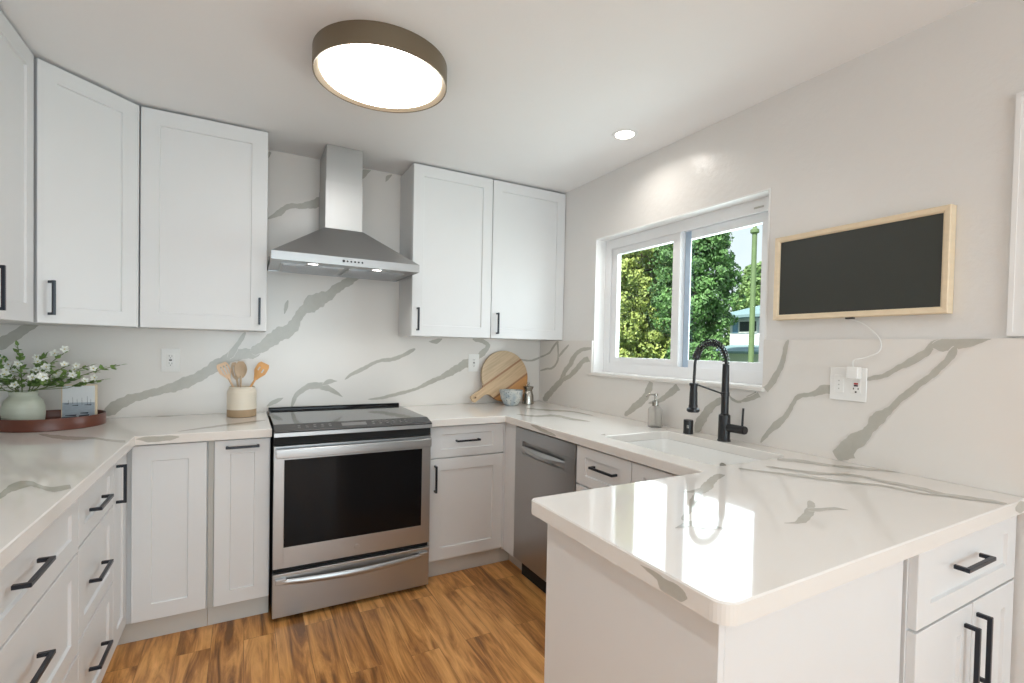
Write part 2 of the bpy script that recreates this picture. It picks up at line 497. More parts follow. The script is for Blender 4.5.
# vein and streak outlines on the slabs, in metres: pairs of edge points
VEINS_BACK = [[[-2.618,0.924,-2.622,0.93],[-2.581,0.929,-2.604,0.978],[-2.508,0.981,-2.523,1.029],[-2.408,1.022,-2.416,1.059],[-2.297,1.048,-2.313,1.102],[-2.182,1.108,-2.205,1.159],[-2.103,1.168,-2.13,1.221],[-2.03,1.211,-2.046,1.271],[-1.936,1.232,-1.949,1.284],[-1.897,1.263,-1.918,1.301]],[[-2.055,1.213,-2.086,1.237],[-2.021,1.288,-2.042,1.303],[-1.981,1.369,-1.997,1.38]],[[-1.952,1.239,-1.969,1.286],[-1.906,1.258,-1.932,1.306],[-1.814,1.318,-1.855,1.387],[-1.725,1.387,-1.77,1.437],[-1.678,1.489,-1.715,1.521],[-1.611,1.522,-1.661,1.603],[-1.535,1.586,-1.568,1.641],[-1.489,1.638,-1.519,1.68],[-1.409,1.695,-1.439,1.738],[-1.347,1.754,-1.37,1.794],[-1.269,1.805,-1.279,1.83]],[[-3.016,1.245,-3.03,1.293],[-2.967,1.271,-2.987,1.321],[-2.93,1.311,-2.949,1.355],[-2.886,1.354,-2.897,1.387],[-2.851,1.386,-2.854,1.398]],[[-1.785,1.489,-1.794,1.491],[-1.771,1.532,-1.791,1.537],[-1.764,1.57,-1.779,1.574]],[[-1.878,2.031,-1.884,2.044],[-1.811,2.068,-1.828,2.096],[-1.77,2.111,-1.777,2.14],[-1.688,2.124,-1.693,2.159],[-1.607,2.147,-1.623,2.2],[-1.558,2.175,-1.578,2.227]],[[-1.363,2.345,-1.374,2.344],[-1.344,2.372,-1.386,2.387],[-1.329,2.393,-1.348,2.423],[-1.301,2.425,-1.304,2.432]],[[-1.203,2.372,-1.214,2.375],[-1.187,2.394,-1.208,2.409],[-1.165,2.421,-1.174,2.431]],[[-1.737,0.934,-1.754,0.942],[-1.711,0.995,-1.731,1.011],[-1.661,1.036,-1.676,1.066],[-1.615,1.043,-1.615,1.083],[-1.558,1.03,-1.546,1.068],[-1.501,1.008,-1.492,1.026],[-1.457,0.985,-1.454,0.991]],[[-1.572,1.057,-1.58,1.075],[-1.534,1.072,-1.54,1.099],[-1.489,1.085,-1.489,1.092]],[[-1.441,1.092,-1.447,1.1],[-1.394,1.123,-1.405,1.141],[-1.344,1.145,-1.355,1.167],[-1.277,1.183,-1.287,1.202],[-1.228,1.206,-1.233,1.226],[-1.139,1.215,-1.145,1.24],[-1.064,1.246,-1.075,1.268],[-0.99,1.289,-1.002,1.308]],[[-1.299,0.964,-1.3,0.971],[-1.207,0.966,-1.211,0.984],[-1.099,0.988,-1.105,1.01],[-0.988,1.017,-0.995,1.034],[-0.89,1.055,-0.903,1.082],[-0.791,1.093,-0.807,1.124],[-0.706,1.128,-0.733,1.172],[-0.623,1.169,-0.653,1.22],[-0.542,1.217,-0.566,1.25],[-0.474,1.271,-0.507,1.297],[-0.442,1.338,-0.476,1.33],[-0.508,1.381,-0.52,1.351],[-0.577,1.386,-0.58,1.362]],[[-1.874,0.941,-1.879,0.952],[-1.833,0.959,-1.843,0.983],[-1.788,0.986,-1.793,0.998]],[[-0.902,1.343,-0.902,1.354],[-0.85,1.335,-0.856,1.364],[-0.805,1.363,-0.811,1.377]],[[-0.217,1.238,-0.214,1.245],[-0.166,1.221,-0.164,1.233],[-0.092,1.217,-0.094,1.231],[-0.038,1.231,-0.044,1.246],[-0.002,1.246,-0.009,1.259]],[[-1.879,2.385,-1.889,2.387],[-1.859,2.421,-1.889,2.425]]]
VEINS_RIGHT = [[[-0.011,1.243,0.0,1.256],[-0.082,1.262,-0.071,1.273],[-0.15,1.284,-0.132,1.293],[-0.191,1.318,-0.169,1.326],[-0.229,1.347,-0.208,1.358],[-0.27,1.36,-0.243,1.379]],[[-0.016,1.142,-0.01,1.152],[-0.1,1.157,-0.094,1.171],[-0.185,1.168,-0.171,1.181],[-0.243,1.204,-0.222,1.211],[-0.269,1.246,-0.245,1.247],[-0.264,1.306,-0.245,1.306],[-0.26,1.366,-0.232,1.365]],[[-0.269,1.252,-0.253,1.258],[-0.301,1.277,-0.28,1.286],[-0.344,1.306,-0.324,1.316],[-0.399,1.345,-0.383,1.353]],[[-0.106,0.911,-0.041,0.931],[-0.184,0.975,-0.123,0.997],[-0.274,1.039,-0.218,1.061],[-0.349,1.098,-0.291,1.113],[-0.371,1.152,-0.324,1.163],[-0.442,1.211,-0.393,1.226],[-0.478,1.26,-0.437,1.276],[-0.536,1.299,-0.513,1.32],[-0.593,1.309,-0.587,1.331],[-0.68,1.32,-0.677,1.335]],[[-0.333,1.085,-0.308,1.11],[-0.422,1.117,-0.391,1.139],[-0.496,1.163,-0.454,1.182],[-0.549,1.205,-0.508,1.224],[-0.587,1.231,-0.56,1.257],[-0.66,1.24,-0.628,1.275],[-0.693,1.274,-0.668,1.289]],[[-1.003,0.92,-0.978,0.935],[-1.086,0.972,-1.049,0.997],[-1.166,1.028,-1.122,1.05],[-1.207,1.087,-1.16,1.098],[-1.217,1.14,-1.187,1.147],[-1.238,1.178,-1.214,1.185]],[[-1.188,1.018,-1.184,1.027],[-1.282,1.039,-1.268,1.058],[-1.362,1.083,-1.333,1.107],[-1.412,1.12,-1.384,1.148],[-1.443,1.149,-1.44,1.155]],[[-1.098,1.173,-1.109,1.184],[-1.125,1.156,-1.124,1.182],[-1.151,1.176,-1.139,1.186]],[[-1.361,1.176,-1.369,1.191],[-1.388,1.167,-1.388,1.188],[-1.41,1.181,-1.402,1.191]],[[-1.548,0.908,-1.506,0.914],[-1.578,0.965,-1.527,0.979],[-1.607,1.015,-1.569,1.034],[-1.642,1.052,-1.615,1.075],[-1.676,1.076,-1.66,1.102],[-1.7,1.091,-1.695,1.106]],[[-1.707,1.114,-1.715,1.122],[-1.737,1.091,-1.744,1.102],[-1.775,1.086,-1.772,1.098],[-1.813,1.109,-1.805,1.121],[-1.847,1.128,-1.841,1.141],[-1.883,1.136,-1.872,1.155],[-1.908,1.157,-1.888,1.168],[-1.919,1.187,-1.9,1.193]],[[-1.781,1.088,-1.775,1.104],[-1.838,1.108,-1.829,1.125],[-1.893,1.134,-1.874,1.156],[-1.929,1.172,-1.905,1.188],[-1.959,1.222,-1.935,1.232],[-1.986,1.289,-1.965,1.295],[-1.993,1.342,-1.972,1.346],[-2.004,1.373,-1.986,1.38]],[[-1.889,0.922,-1.876,0.928],[-1.926,0.97,-1.909,0.982],[-1.972,1.01,-1.948,1.031],[-2.004,1.052,-1.987,1.063],[-2.031,1.108,-2.015,1.116],[-2.05,1.135,-2.041,1.151],[-2.109,1.15,-2.104,1.169],[-2.149,1.161,-2.137,1.197],[-2.189,1.167,-2.18,1.212]],[[-2.291,1.221,-2.288,1.236],[-2.331,1.231,-2.327,1.248],[-2.363,1.243,-2.356,1.258],[-2.404,1.271,-2.396,1.288],[-2.445,1.293,-2.434,1.315],[-2.48,1.322,-2.467,1.342],[-2.503,1.351,-2.495,1.374],[-2.543,1.36,-2.541,1.377]],[[-2.494,1.333,-2.49,1.373],[-2.53,1.339,-2.526,1.377],[-2.565,1.344,-2.561,1.379],[-2.598,1.355,-2.595,1.379],[-2.639,1.374,-2.638,1.379]],[[-2.541,1.358,-2.565,1.341],[-2.53,1.321,-2.546,1.306],[-2.506,1.289,-2.519,1.274],[-2.488,1.267,-2.501,1.25],[-2.452,1.232,-2.463,1.216],[-2.42,1.2,-2.435,1.181],[-2.39,1.165,-2.402,1.15],[-2.359,1.131,-2.376,1.11],[-2.317,1.105,-2.351,1.074],[-2.302,1.059,-2.327,1.039],[-2.261,1.028,-2.294,0.989],[-2.215,0.989,-2.266,0.953],[-2.188,0.932,-2.265,0.932],[-2.196,0.896,-2.269,0.938]]]
VEINS_TOP = [[[-0.872,-2.54,-0.865,-2.535],[-0.851,-2.552,-0.837,-2.543],[-0.822,-2.558,-0.786,-2.525],[-0.75,-2.538,-0.727,-2.503],[-0.661,-2.491,-0.685,-2.484],[-0.619,-2.455,-0.657,-2.464]],[[-0.736,-2.517,-0.692,-2.491],[-0.698,-2.527,-0.671,-2.511],[-0.653,-2.536,-0.629,-2.523],[-0.623,-2.556,-0.618,-2.553]],[[-1.08,-2.425,-1.073,-2.403],[-1.034,-2.396,-1.026,-2.376],[-0.982,-2.368,-0.977,-2.343],[-0.936,-2.333,-0.928,-2.305],[-0.863,-2.29,-0.837,-2.25],[-0.794,-2.264,-0.748,-2.202],[-0.694,-2.205,-0.645,-2.151],[-0.622,-2.177,-0.605,-2.162]],[[-0.894,-2.247,-0.891,-2.244],[-0.879,-2.265,-0.86,-2.247],[-0.836,-2.259,-0.811,-2.234]],[[-1.137,-2.45,-1.128,-2.44],[-1.09,-2.454,-1.061,-2.428],[-1.067,-2.481,-1.043,-2.462],[-1.032,-2.502,-1.026,-2.497]],[[-0.327,-2.005,-0.3,-1.985],[-0.255,-2.093,-0.219,-2.069],[-0.192,-2.161,-0.145,-2.133],[-0.159,-2.241,-0.121,-2.222],[-0.109,-2.309,-0.071,-2.29],[-0.061,-2.373,-0.023,-2.357],[0.018,-2.438,0.027,-2.435]],[[-0.502,-2.136,-0.481,-2.121],[-0.448,-2.222,-0.427,-2.209],[-0.396,-2.312,-0.359,-2.291],[-0.348,-2.389,-0.326,-2.378],[-0.278,-2.473,-0.256,-2.463],[-0.262,-2.566,-0.241,-2.558],[-0.212,-2.625,-0.197,-2.621]],[[-0.378,-2.154,-0.362,-2.144],[-0.35,-2.227,-0.326,-2.213],[-0.31,-2.298,-0.278,-2.281],[-0.223,-2.366,-0.198,-2.354],[-0.218,-2.46,-0.186,-2.447],[-0.209,-2.544,-0.171,-2.53],[-0.22,-2.615,-0.184,-2.603],[-0.192,-2.674,-0.15,-2.661],[-0.163,-2.729,-0.134,-2.721]],[[-0.528,-1.411,-0.514,-1.392],[-0.484,-1.436,-0.438,-1.379],[-0.406,-1.438,-0.34,-1.36],[-0.316,-1.443,-0.254,-1.375],[-0.217,-1.444,-0.121,-1.343],[-0.112,-1.426,-0.081,-1.396]],[[-2.738,-0.461,-2.746,-0.43],[-2.668,-0.572,-2.689,-0.482],[-2.589,-0.657,-2.612,-0.556],[-2.52,-0.668,-2.531,-0.61],[-2.454,-0.747,-2.463,-0.692],[-2.374,-0.818,-2.382,-0.765]],[[-2.523,-1.578,-2.54,-1.536],[-2.517,-1.534,-2.537,-1.486],[-2.518,-1.464,-2.546,-1.39],[-2.504,-1.446,-2.535,-1.35],[-2.493,-1.426,-2.51,-1.357],[-2.466,-1.464,-2.476,-1.42],[-2.422,-1.519,-2.436,-1.462],[-2.402,-1.506,-2.418,-1.447],[-2.381,-1.475,-2.39,-1.442]],[[-2.402,-0.027,-2.405,-0.004],[-2.335,-0.042,-2.344,0.029],[-2.267,0.0,-2.274,0.074],[-2.181,0.027,-2.182,0.052]],[[-2.246,-0.594,-2.248,-0.578],[-2.136,-0.534,-2.14,-0.482],[-2.028,-0.465,-2.029,-0.408],[-1.895,-0.372,-1.894,-0.332]],[[-0.558,-0.635,-0.546,-0.614],[-0.503,-0.769,-0.467,-0.708],[-0.39,-0.8,-0.336,-0.719],[-0.375,-0.947,-0.322,-0.876],[-0.315,-1.049,-0.302,-1.032]],[[-0.357,-0.382,-0.342,-0.355],[-0.294,-0.556,-0.247,-0.483],[-0.172,-0.658,-0.139,-0.613],[-0.148,-0.855,-0.133,-0.836]]]  # holds a grey streak along the far sink rim besides the veins
VEINS_EDGE = [[[-2.534,0.903,-2.534,0.904],[-2.555,0.897,-2.562,0.907],[-2.579,0.892,-2.588,0.904],[-2.588,0.879,-2.607,0.904],[-2.615,0.876,-2.633,0.905],[-2.634,0.873,-2.649,0.902],[-2.652,0.889,-2.652,0.893]]]

# ------------------------------------------------------------------ veined quartz slabs
SAMP = random.Random(11)
LIFT = [0.0]; LDIR = [Vector((0, 0, 1))]
def vein_strip(mb, pairs, to3, lay):
    """one vein: pairs of edge points -> soft-edged ragged ribbon lying on the slab face"""
    P = [(Vector(q[:2]), Vector(q[2:])) for q in pairs]
    A = []; Bq = []
    n = len(P)
    def cr(a, b, c, d, t):
        return 0.5*((2*b)+(c-a)*t+(2*a-5*b+4*c-d)*t*t+(3*b-a-3*c+d)*t**3)
    for i in range(n-1):
        g = lambda k, w: P[min(n-1, max(0, k))][w]
        L = ((P[i][0]+P[i][1])/2-(P[i+1][0]+P[i+1][1])/2).length
        k = max(2, int(L/0.009))
        for j in range(k):
            t = j/k
            A.append(cr(g(i-1, 0), g(i, 0), g(i+1, 0), g(i+2, 0), t)); Bq.append(cr(g(i-1, 1), g(i, 1), g(i+1, 1), g(i+2, 1), t))
    A.append(P[-1][0]); Bq.append(P[-1][1])
    N = len(A); rows = []
    ph = [SAMP.uniform(0, 6.28) for _ in range(8)]
    for i in range(N):
        c = (A[i]+Bq[i])/2; h = (A[i]-Bq[i])/2; w = h.length
        s = i*0.009
        j1 = 0.16*math.sin(s*95+ph[0])+0.13*math.sin(s*210+ph[1])+0.10*math.sin(s*38+ph[2])+SAMP.uniform(-.07, .07)
        j2 = 0.16*math.sin(s*80+ph[3])+0.13*math.sin(s*180+ph[4])+0.10*math.sin(s*45+ph[5])+SAMP.uniform(-.07, .07)
        e = min(1.0, 0.35+i/4, 0.35+(N-1-i)/4)
        a = c+h*(1.0+j1*.55)*e; b = c-h*(1.0+j2*.55)*e
        u = h.normalized() if w > 1e-6 else Vector((0, 1))
        sft = min(0.0016, 0.25*w)+0.0004
        rows.append([a+u*sft, a-u*sft, b+u*sft, b-u*sft])
    val = [0.0, 1.0, 1.0, 0.0]
    prev = None; LIFT[0] += .00012
    for i in range(1, len(rows)):          # no folding back at tight bends
        c0 = (rows[i-1][0]+rows[i-1][3])/2; c1 = (rows[i][0]+rows[i][3])/2
        d = (c1-c0)
        if d.length < 1e-6: rows[i] = rows[i-1]; continue
        d.normalize()
        for k in range(4):
            if (rows[i][k]-rows[i-1][k]).dot(d) < 0.0002: rows[i][k] = rows[i-1][k]+d*.0002
    for r in rows:
        vs = []
        cs = [to3(p) for p in r]
        if any(c is None for c in cs): prev = None; continue
        for c, q in zip(cs, val):
            v = mb.bm.verts.new(Vector(c)+LDIR[0]*LIFT[0]); v[lay] = q; vs.append(v)
        if prev and vs:
            for k in range(3):
                try: mb.bm.faces.new((prev[k], prev[k+1], vs[k+1], vs[k]))
                except ValueError: pass
        prev = vs

def finish_slab(mb, name, veinsets, label, cat, group=None, parent=None, kind=None, m='quartz'):
    """veinsets: list of (veins, to3). The base slab is already in mb."""
    bmesh.ops.recalc_face_normals(mb.bm, faces=mb.bm.faces[:])
    lay = mb.bm.verts.layers.float.new('vein')
    for vs, to3, nd in veinsets:
        LDIR[0] = Vector(nd); LIFT[0] = 0.0
        for q in vs: vein_strip(mb, q, to3, lay)
    o = mb.build(name, M[m], parent=parent, smooth=False, recalc=False)
    return tag(o, label, cat, group, kind)

def outline_slab(mb, outline, holes, z0, z1, bev=0.003):
    """slab from a plan outline with holes, top edge eased"""
    def inset(pts, d):
        out = []; k = len(pts)
        for i in range(k):
            a = Vector(pts[i-1]); b = Vector(pts[i]); c = Vector(pts[(i+1) % k])
            e1 = (b-a).normalized(); e2 = (c-b).normalized()
            n1 = Vector((-e1.y, e1.x)); n2 = Vector((-e2.y, e2.x))
            m_ = (n1+n2); m_ = m_/max(1e-6, m_.length_squared)*2
            out.append(b+m_*d)
        return out
    bm = mb.bm
    tops = []; 
    for loop in [outline]+holes:      # outline counter-clockwise, holes clockwise
        ins = inset(loop, bev)
        T = [bm.verts.new((p.x, p.y, z1)) for p in ins]
        O = [bm.verts.new((p[0], p[1], z1-bev)) for p in loop]
        Bt = [bm.verts.new((p[0], p[1], z0)) for p in loop]
        k = len(loop)
        for i in range(k):
            j = (i+1) % k
            bm.faces.new((O[i], O[j], T[j], T[i])); bm.faces.new((Bt[i], Bt[j], O[j], O[i]))
        tops.append((T, Bt))
    for idx in (0, 1):
        ed = []
        for t in tops:
            k = len(t[idx])
            for i in range(k):
                a, b = t[idx][i], t[idx][(i+1) % k]
                ed.append(bm.edges.get((a, b)) or bm.edges.new((a, b)))
        bmesh.ops.triangle_fill(bm, use_beauty=True, use_dissolve=False, edges=ed)

def rounded(pts, radii, n=6):
    out = []; k = len(pts)
    for i in range(k):
        r = radii[i]
        if r <= 0: out.append(pts[i]); continue
        a = Vector(pts[i-1]); b = Vector(pts[i]); c = Vector(pts[(i+1) % k])
        u = (a-b).normalized(); v = (c-b).normalized()
        p0 = b+u*r; p1 = b+v*r; ctr = b+(u+v)*r
        for j in range(n+1):
            t = j/n
            ang = t*PI/2
            out.append(tuple(ctr-v*r*math.cos(ang)-u*r*math.sin(ang)))
    return out

# ------------------------------------------------------------------ the room
H = 2.436
LX = -3.012
struct('floor', MB().box(LX-.2, -7.3, -.1, .2, .2, 0), M['floor'], smooth=False)
struct('ceiling', MB().box(LX-.2, -7.3, H, .2, .2, H+.15), M['ceil'], smooth=False)
struct('wall_left', MB().box(LX-.2, -7.1, 0, LX, .2, H), M['wall'], smooth=False)
struct('wall_back', MB().box(LX, .0125, 0, 0, .2, H), M['wall'], smooth=False)
WY0, WY1, WZ0, WZ1 = -1.882, -0.652, 1.165, 2.040
w = MB()
w.box(0, -7.1, 0, .2, WY0, H); w.box(0, WY1, 0, .2, .2, H)
w.box(0, WY0, 0, .2, WY1, WZ0); w.box(0, WY0, WZ1, .2, WY1, H)
struct('wall_right', w, M['wall'], smooth=False)
w = MB()
w.box(LX, -7.1, 0, -2.85, -6.9, H); w.box(-.25, -7.1, 0, 0, -6.9, H); w.box(-2.85, -7.1, 2.25, -.25, -6.9, H)  # opening left for the added glazed door
struct('wall_front', w, M['wall'], smooth=False)
# unseen glazed door, added at the dining end to light the room
d = struct('added_door_1', MB().box(-2.85, -7.04, 0, -2.79, -6.96, 2.25).box(-.31, -7.04, 0, -.25, -6.96, 2.25)
           .box(-2.79, -7.04, 2.19, -.31, -6.96, 2.25).box(-2.79, -7.04, 0, -.31, -6.96, .05)
           .box(-1.6, -7.03, .05, -1.5, -6.97, 2.19), M['vinyl'], smooth=False)
MB().box(-2.79, -7.003, .05, -1.6, -6.997, 2.19).build('added_door_glass', M['pane'], d, smooth=False)
MB().box(-1.5, -7.003, .05, -.31, -6.997, 2.19).build('added_door_glass', M['pane'], d, smooth=False)

# window: lining of the recess, vinyl frame, fixed sash, sliding sash, glass
def ring(mb, x0, x1, y0, y1, z0, z1, w_, wz=None):
    wz = wz or w_
    mb.box(x0, y0, z0, x1, y0+w_, z1); mb.box(x0, y1-w_, z0, x1, y1, z1)
    mb.box(x0, y0+w_, z0, x1, y1-w_, z0+wz); mb.box(x0, y0+w_, z1-wz, x1, y1-w_, z1)
    return mb
lin = MB(); ring(lin, -.003, .078, WY0, WY1, WZ0, WZ1, .007)
struct('trim_1', lin, M['trim'], smooth=False)
fr = MB(); ring(fr, .079, .17, WY0, WY1, WZ0, WZ1, .052, .06)
ring(fr, .079, .084, WY0+.052, WY1-.052, WZ0+.06, WZ1-.06, .008)
win = struct('window_1', fr, M['vinyl'], smooth=False)
s1 = MB(); ring(s1, .090, .120, -1.298, WY1-.053, WZ0+.062, WZ1-.062, .06, .045)
s1.box(.084, -1.296, WZ0+.07, .090, -1.272, WZ1-.07)
fx = s1.build('fixed_sash', M['vinyl'], win, smooth=False)
MB().box(.103, -1.240, WZ0+.105, .107, WY1-.111, WZ1-.105).build('pane', M['pane'], fx, smooth=False)
s2 = MB(); ring(s2, .125, .155, WY0+.053, -1.262, WZ0+.062, WZ1-.062, .05, .045)
sl = s2.box(.126, WY0+.1031, WZ0+.1075, .150, WY0+.122, WZ1-.1075).build('sliding_sash', M['vinyl'], win, smooth=False)
MB().box(.138, WY0+.101, WZ0+.105, .142, -1.310, WZ1-.105).build('pane', M['pane'], sl, smooth=False)
MB().box(.121, -1.335, WZ0+.065, .1245, -1.300, WZ1-.065).build('interlock', M['vinyl_sky'], sl, smooth=False)
MB().box(.075, WY0+.085, WZ1-.05, .079, WY0+.135, WZ1-.042, .001).build('alarm_contact', M['filler'], win)

# cased panel high on the right wall
t = MB(); ring(t, -.012, -.0005, -3.30, -2.672, 1.384, 2.100, .075)
ring(t, -.016, -.012, -3.30, -2.672, 1.384, 2.100, .012)
t.box(-.006, -3.225, 1.459, -.0005, -2.747, 2.025)
struct('trim_2', t, M['trim'], smooth=False)

# ------------------------------------------------------------------ backsplash and worktops
mb = MB(); mb.box(LX+.001, .0002, .9145, -.0155, .012, H-.001)
finish_slab(mb, 'backsplash', [(VEINS_BACK, lambda p: (min(-.017, max(LX+.003, p.x)), -.0002, min(H-.003, max(.916, p.y))), (0, -1, 0))],
            'tall white quartz slab with grey veins behind the range and hood, up to the ceiling', 'backsplash', m='slab')
bpy.context.view_layer.update()
mb = MB()
outl = [(-.001, .9145), (-.001, 1.377), (-.653, 1.377), (-.653, 1.150), (-1.881, 1.150), (-1.881, 1.377), (-2.738, 1.377), (-2.738, .9145)]
mb.prism(outl, 'x', -.015, -.0003)
def clampR(p):
    y = p.x; z = min(1.376, max(.916, p.y))
    if -1.883 < y < -.651:
        if z > 1.1495: return None
    return (-.0153, min(-.0005, max(-2.737, y)), z)
VR = [[q for q in v] for v in VEINS_RIGHT]
finish_slab(mb, 'backsplash', [(VR, clampR, (-1, 0, 0))],
            'low white quartz slab with grey veins along the window wall above the sink', 'backsplash', m='slab')
# window sill ledge of the same quartz
mb = MB(); mb.box(-.034, -1.893, 1.1505, -.0003, -.630, 1.168, .002)
mb.build('window_sill', M['quartz'], win, smooth=False)

CT, CB = .914, .876
outL = [(LX+.002, -2.40), (-2.388, -2.40), (-2.388, -.652), (-1.876, -.652), (-1.876, -.0008), (LX+.002, -.0008)]
outL = rounded(outL, [0, 0, 0, .004, 0, 0], 3)
mb = MB(); outline_slab(mb, outL, [], CB, CT)
vl = [v for v in VEINS_TOP if max(q[0] for q in v) < -1.80]
def ctL(p):
    x = max(LX+.004, min(-1.880, p.x)); y = min(-.002, p.y)
    if x > -2.391 and y < -.648: return None
    return (x, y, CT+.0002)
el = [[[-2.385, .906, -2.385, .898], [-2.35, .912, -2.35, .889], [-2.31, .9095, -2.31, .886], [-2.26, .911, -2.26, .888], [-2.235, .906, -2.235, .896]]]
finish_slab(mb, 'countertop', [(vl, ctL, (0, 0, 1)), (el, lambda p: (p.x, -.6523, min(.9105, p.y)), (0, -1, 0))],
            'white quartz worktop with grey veins under the tray, left of the range', 'worktop')

SK = (-.530, -2.075, -.130, -1.430)     # sink cut-out x0,y0,x1,y1
outR = [(-1.108, -.0008), (-1.108, -.654), (-.642, -.654), (-.642, -2.106), (-1.321, -2.106), (-1.321, -2.732), (-.0006, -2.732), (-.0006, -.0008)]
outR = rounded(outR, [0, .004, .006, .006, .016, .034, 0, 0], 8)
hole = rounded([(SK[0], SK[1]), (SK[0], SK[3]), (SK[2], SK[3]), (SK[2], SK[1])], [.03]*4, 6)
mb = MB(); outline_slab(mb, outR, [hole], CB, CT)
vr = [v for v in VEINS_TOP if max(q[0] for q in v) >= -1.80]
def inR(x, y):
    return x > -.640 or y > -.652 or y < -2.108
def ctR(p):
    x = min(-.017, max(-1.318, p.x)); y = min(-.003, max(-2.729, p.y))
    if not inR(x, y): return None
    if SK[0]-.003 < x < SK[2]+.003 and SK[1]-.003 < y < SK[3]+.003:
        return None
    return (x, y, CT+.0002)
ef = [[[-.115, .909, -.105, .882], [-.085, .911, -.075, .879], [-.05, .911, -.045, .880], [-.03, .905, -.025, .890]]]
es = [[[-.95, .906, -.95, .903], [-1.02, .909, -1.02, .890], [-1.10, .900, -1.10, .881], [-1.2, .890, -1.2, .880]]]
cr_ = finish_slab(mb, 'countertop', [(vr, ctR, (0, 0, 1)), (VEINS_EDGE, lambda p: (-1.3213, p.x, max(.878, min(.9105, p.y))), (-1, 0, 0)),
                                (ef, lambda p: (p.x, -2.7323, p.y), (0, -1, 0)), (es, lambda p: (-.6423, p.x, p.y), (-1, 0, 0))],
            'glossy white quartz worktop with grey veins running round the sink onto the peninsula', 'worktop')

# ------------------------------------------------------------------ cabinets (local frame: doors face -y, x to the right, z up)
def shaker(x0, x1, z0, z1, rail=.066, t=.020, rec=.0075, railz=None):
    mb = MB(); railz = railz or rail
    c = .0015; y0 = 0.0
    def R(dx, dz, y): return [(x0+dx, y, z0+dz), (x1-dx, y, z0+dz), (x1-dx, y, z1-dz), (x0+dx, y, z1-dz)]
    loops = [R(0, 0, t), R(0, 0, c), R(c, c, 0), R(rail, railz, 0), R(rail+.003, railz+.003, rec)]
    vs = [[mb.bm.verts.new(p) for p in L] for L in loops]
    for A, B_ in zip(vs, vs[1:]):
        for i in range(4):
            j = (i+1) % 4; mb.bm.faces.new((A[i], A[j], B_[j], B_[i]))
    mb.bm.faces.new(vs[-1]); mb.bm.faces.new(vs[0][::-1])
    return mb
def pull(kind, cx, cz, L=.150, off=.033, s=.0105):
    """square bar pull; kind 'h' or 'v'"""
    mb = MB(); h = L/2; q = s/2
    if kind == 'h':
        mb.box(cx-h, -off, cz-q, cx+h, -off+s, cz+q, .0012)
        for sg in (-1, 1):
            a = cx+sg*(h-q)
            mb.box(a-q+.0002, -off+s*.6, cz-q+.0002, a+q-.0002, -.0001, cz+q-.0002, .0008)
    else:
        mb.box(cx-q, -off, cz-h, cx+q, -off+s, cz+h, .0012)
        for sg in (-1, 1):
            a = cz+sg*(h-q)
            mb.box(cx-q+.0002, -off+s*.6, a-q+.0002, cx+q-.0002, -.0001, a+q-.0002, .0008)
    return mb
def front(par, name, x0, x1, z0, z1, hd=None, rail=.066, railz=None, flat=False):
    g = .0016
    d = shaker(x0+g, x1-g, z0+g, z1-g, rail, railz=railz).build(name, M['cab'], par, smooth=False)
    if hd: pull(*hd).build('handle', M['handle'], d, smooth=False)
    return d
def base_cab(label, loc, rot, W, D, toe=True, toe_in=.055, z1=CB-.001, fl=0, frn=0, group=None, hidden_toe=False):
    c = thing('base_cabinet', label, 'cabinet', loc, rot, group)
    MB().box(.0005, .0205, .100, W-.0005, D, z1).build('body', M['cab'], c, smooth=False)
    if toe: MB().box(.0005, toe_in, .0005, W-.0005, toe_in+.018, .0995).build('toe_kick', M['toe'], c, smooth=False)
    return c
FX = -2.420   # face plane of the left run
BY = -.620    # face plane of the back run
# left run, nearest cabinet: three wide drawers (local x -> world +y)
Wd = .90
c = base_cab('white base cabinet with three wide drawers nearest the camera on the left', (FX, -1.312-Wd, 0), PI/2, Wd, .585)
for z0, z1, hz in ((.680, .868, .783), (.372, .676, .552), (.108, .368, .262)):
    front(c, 'drawer', 0, Wd, z0, z1, ('h', Wd-.412, hz, .160), railz=.055)
Wd = .452
c = base_cab('white base cabinet with a narrow bank of three drawers on the left run', (FX, -1.311, 0), PI/2, Wd, .585)
for z0, z1, hz in ((.690, .868, .770), (.402, .686, .538), (.108, .398, .250)):
    front(c, 'drawer', 0, Wd, z0, z1, ('h', Wd/2-.030, hz, .165), rail=.060, railz=.05)
# corner base cabinet, two doors at a right angle
c = thing('corner_base_cabinet', 'white corner base cabinet with doors on both faces, left of the range', 'cabinet', (FX, BY, 0), 0)
# body: L-shaped plan in the corner behind both faces
pl = [(-.585, -.2385), (-.0205, -.2385), (-.0205, .0205), (.288, .0205), (.288, .612), (-.585, .612)]
MB().prism(pl, 'z', .100, CB-.001).build('body', M['cab'], c, smooth=False)
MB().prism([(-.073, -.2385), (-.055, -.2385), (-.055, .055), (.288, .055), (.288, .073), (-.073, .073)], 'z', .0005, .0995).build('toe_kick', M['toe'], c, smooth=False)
dn = shaker(.0016, .2370, .1096, .8664, .062).build('door', M['cab'], c, smooth=False)
dn.matrix_local = Matrix.Translation((0, -.2385, 0)) @ Matrix.Rotation(PI/2, 4, 'Z')
hb = pull('v', .043, .757, .150).build('handle', M['handle'], dn, smooth=False)
front(c, 'door', .014, .286, .105, .868, None, rail=.068)
# narrow pull-out right of it with a filler strip
c = base_cab('narrow white base cabinet with a top bar pull right beside the range', (-2.131, BY, 0), 0, .251, .612)
MB().box(.0005, .0095, .102, .0225, .0203, .868).build('filler_strip', M['filler'], c, smooth=False)
front(c, 'door', .023, .249, .105, .868, ('h', .136, .836, .135), rail=.062)
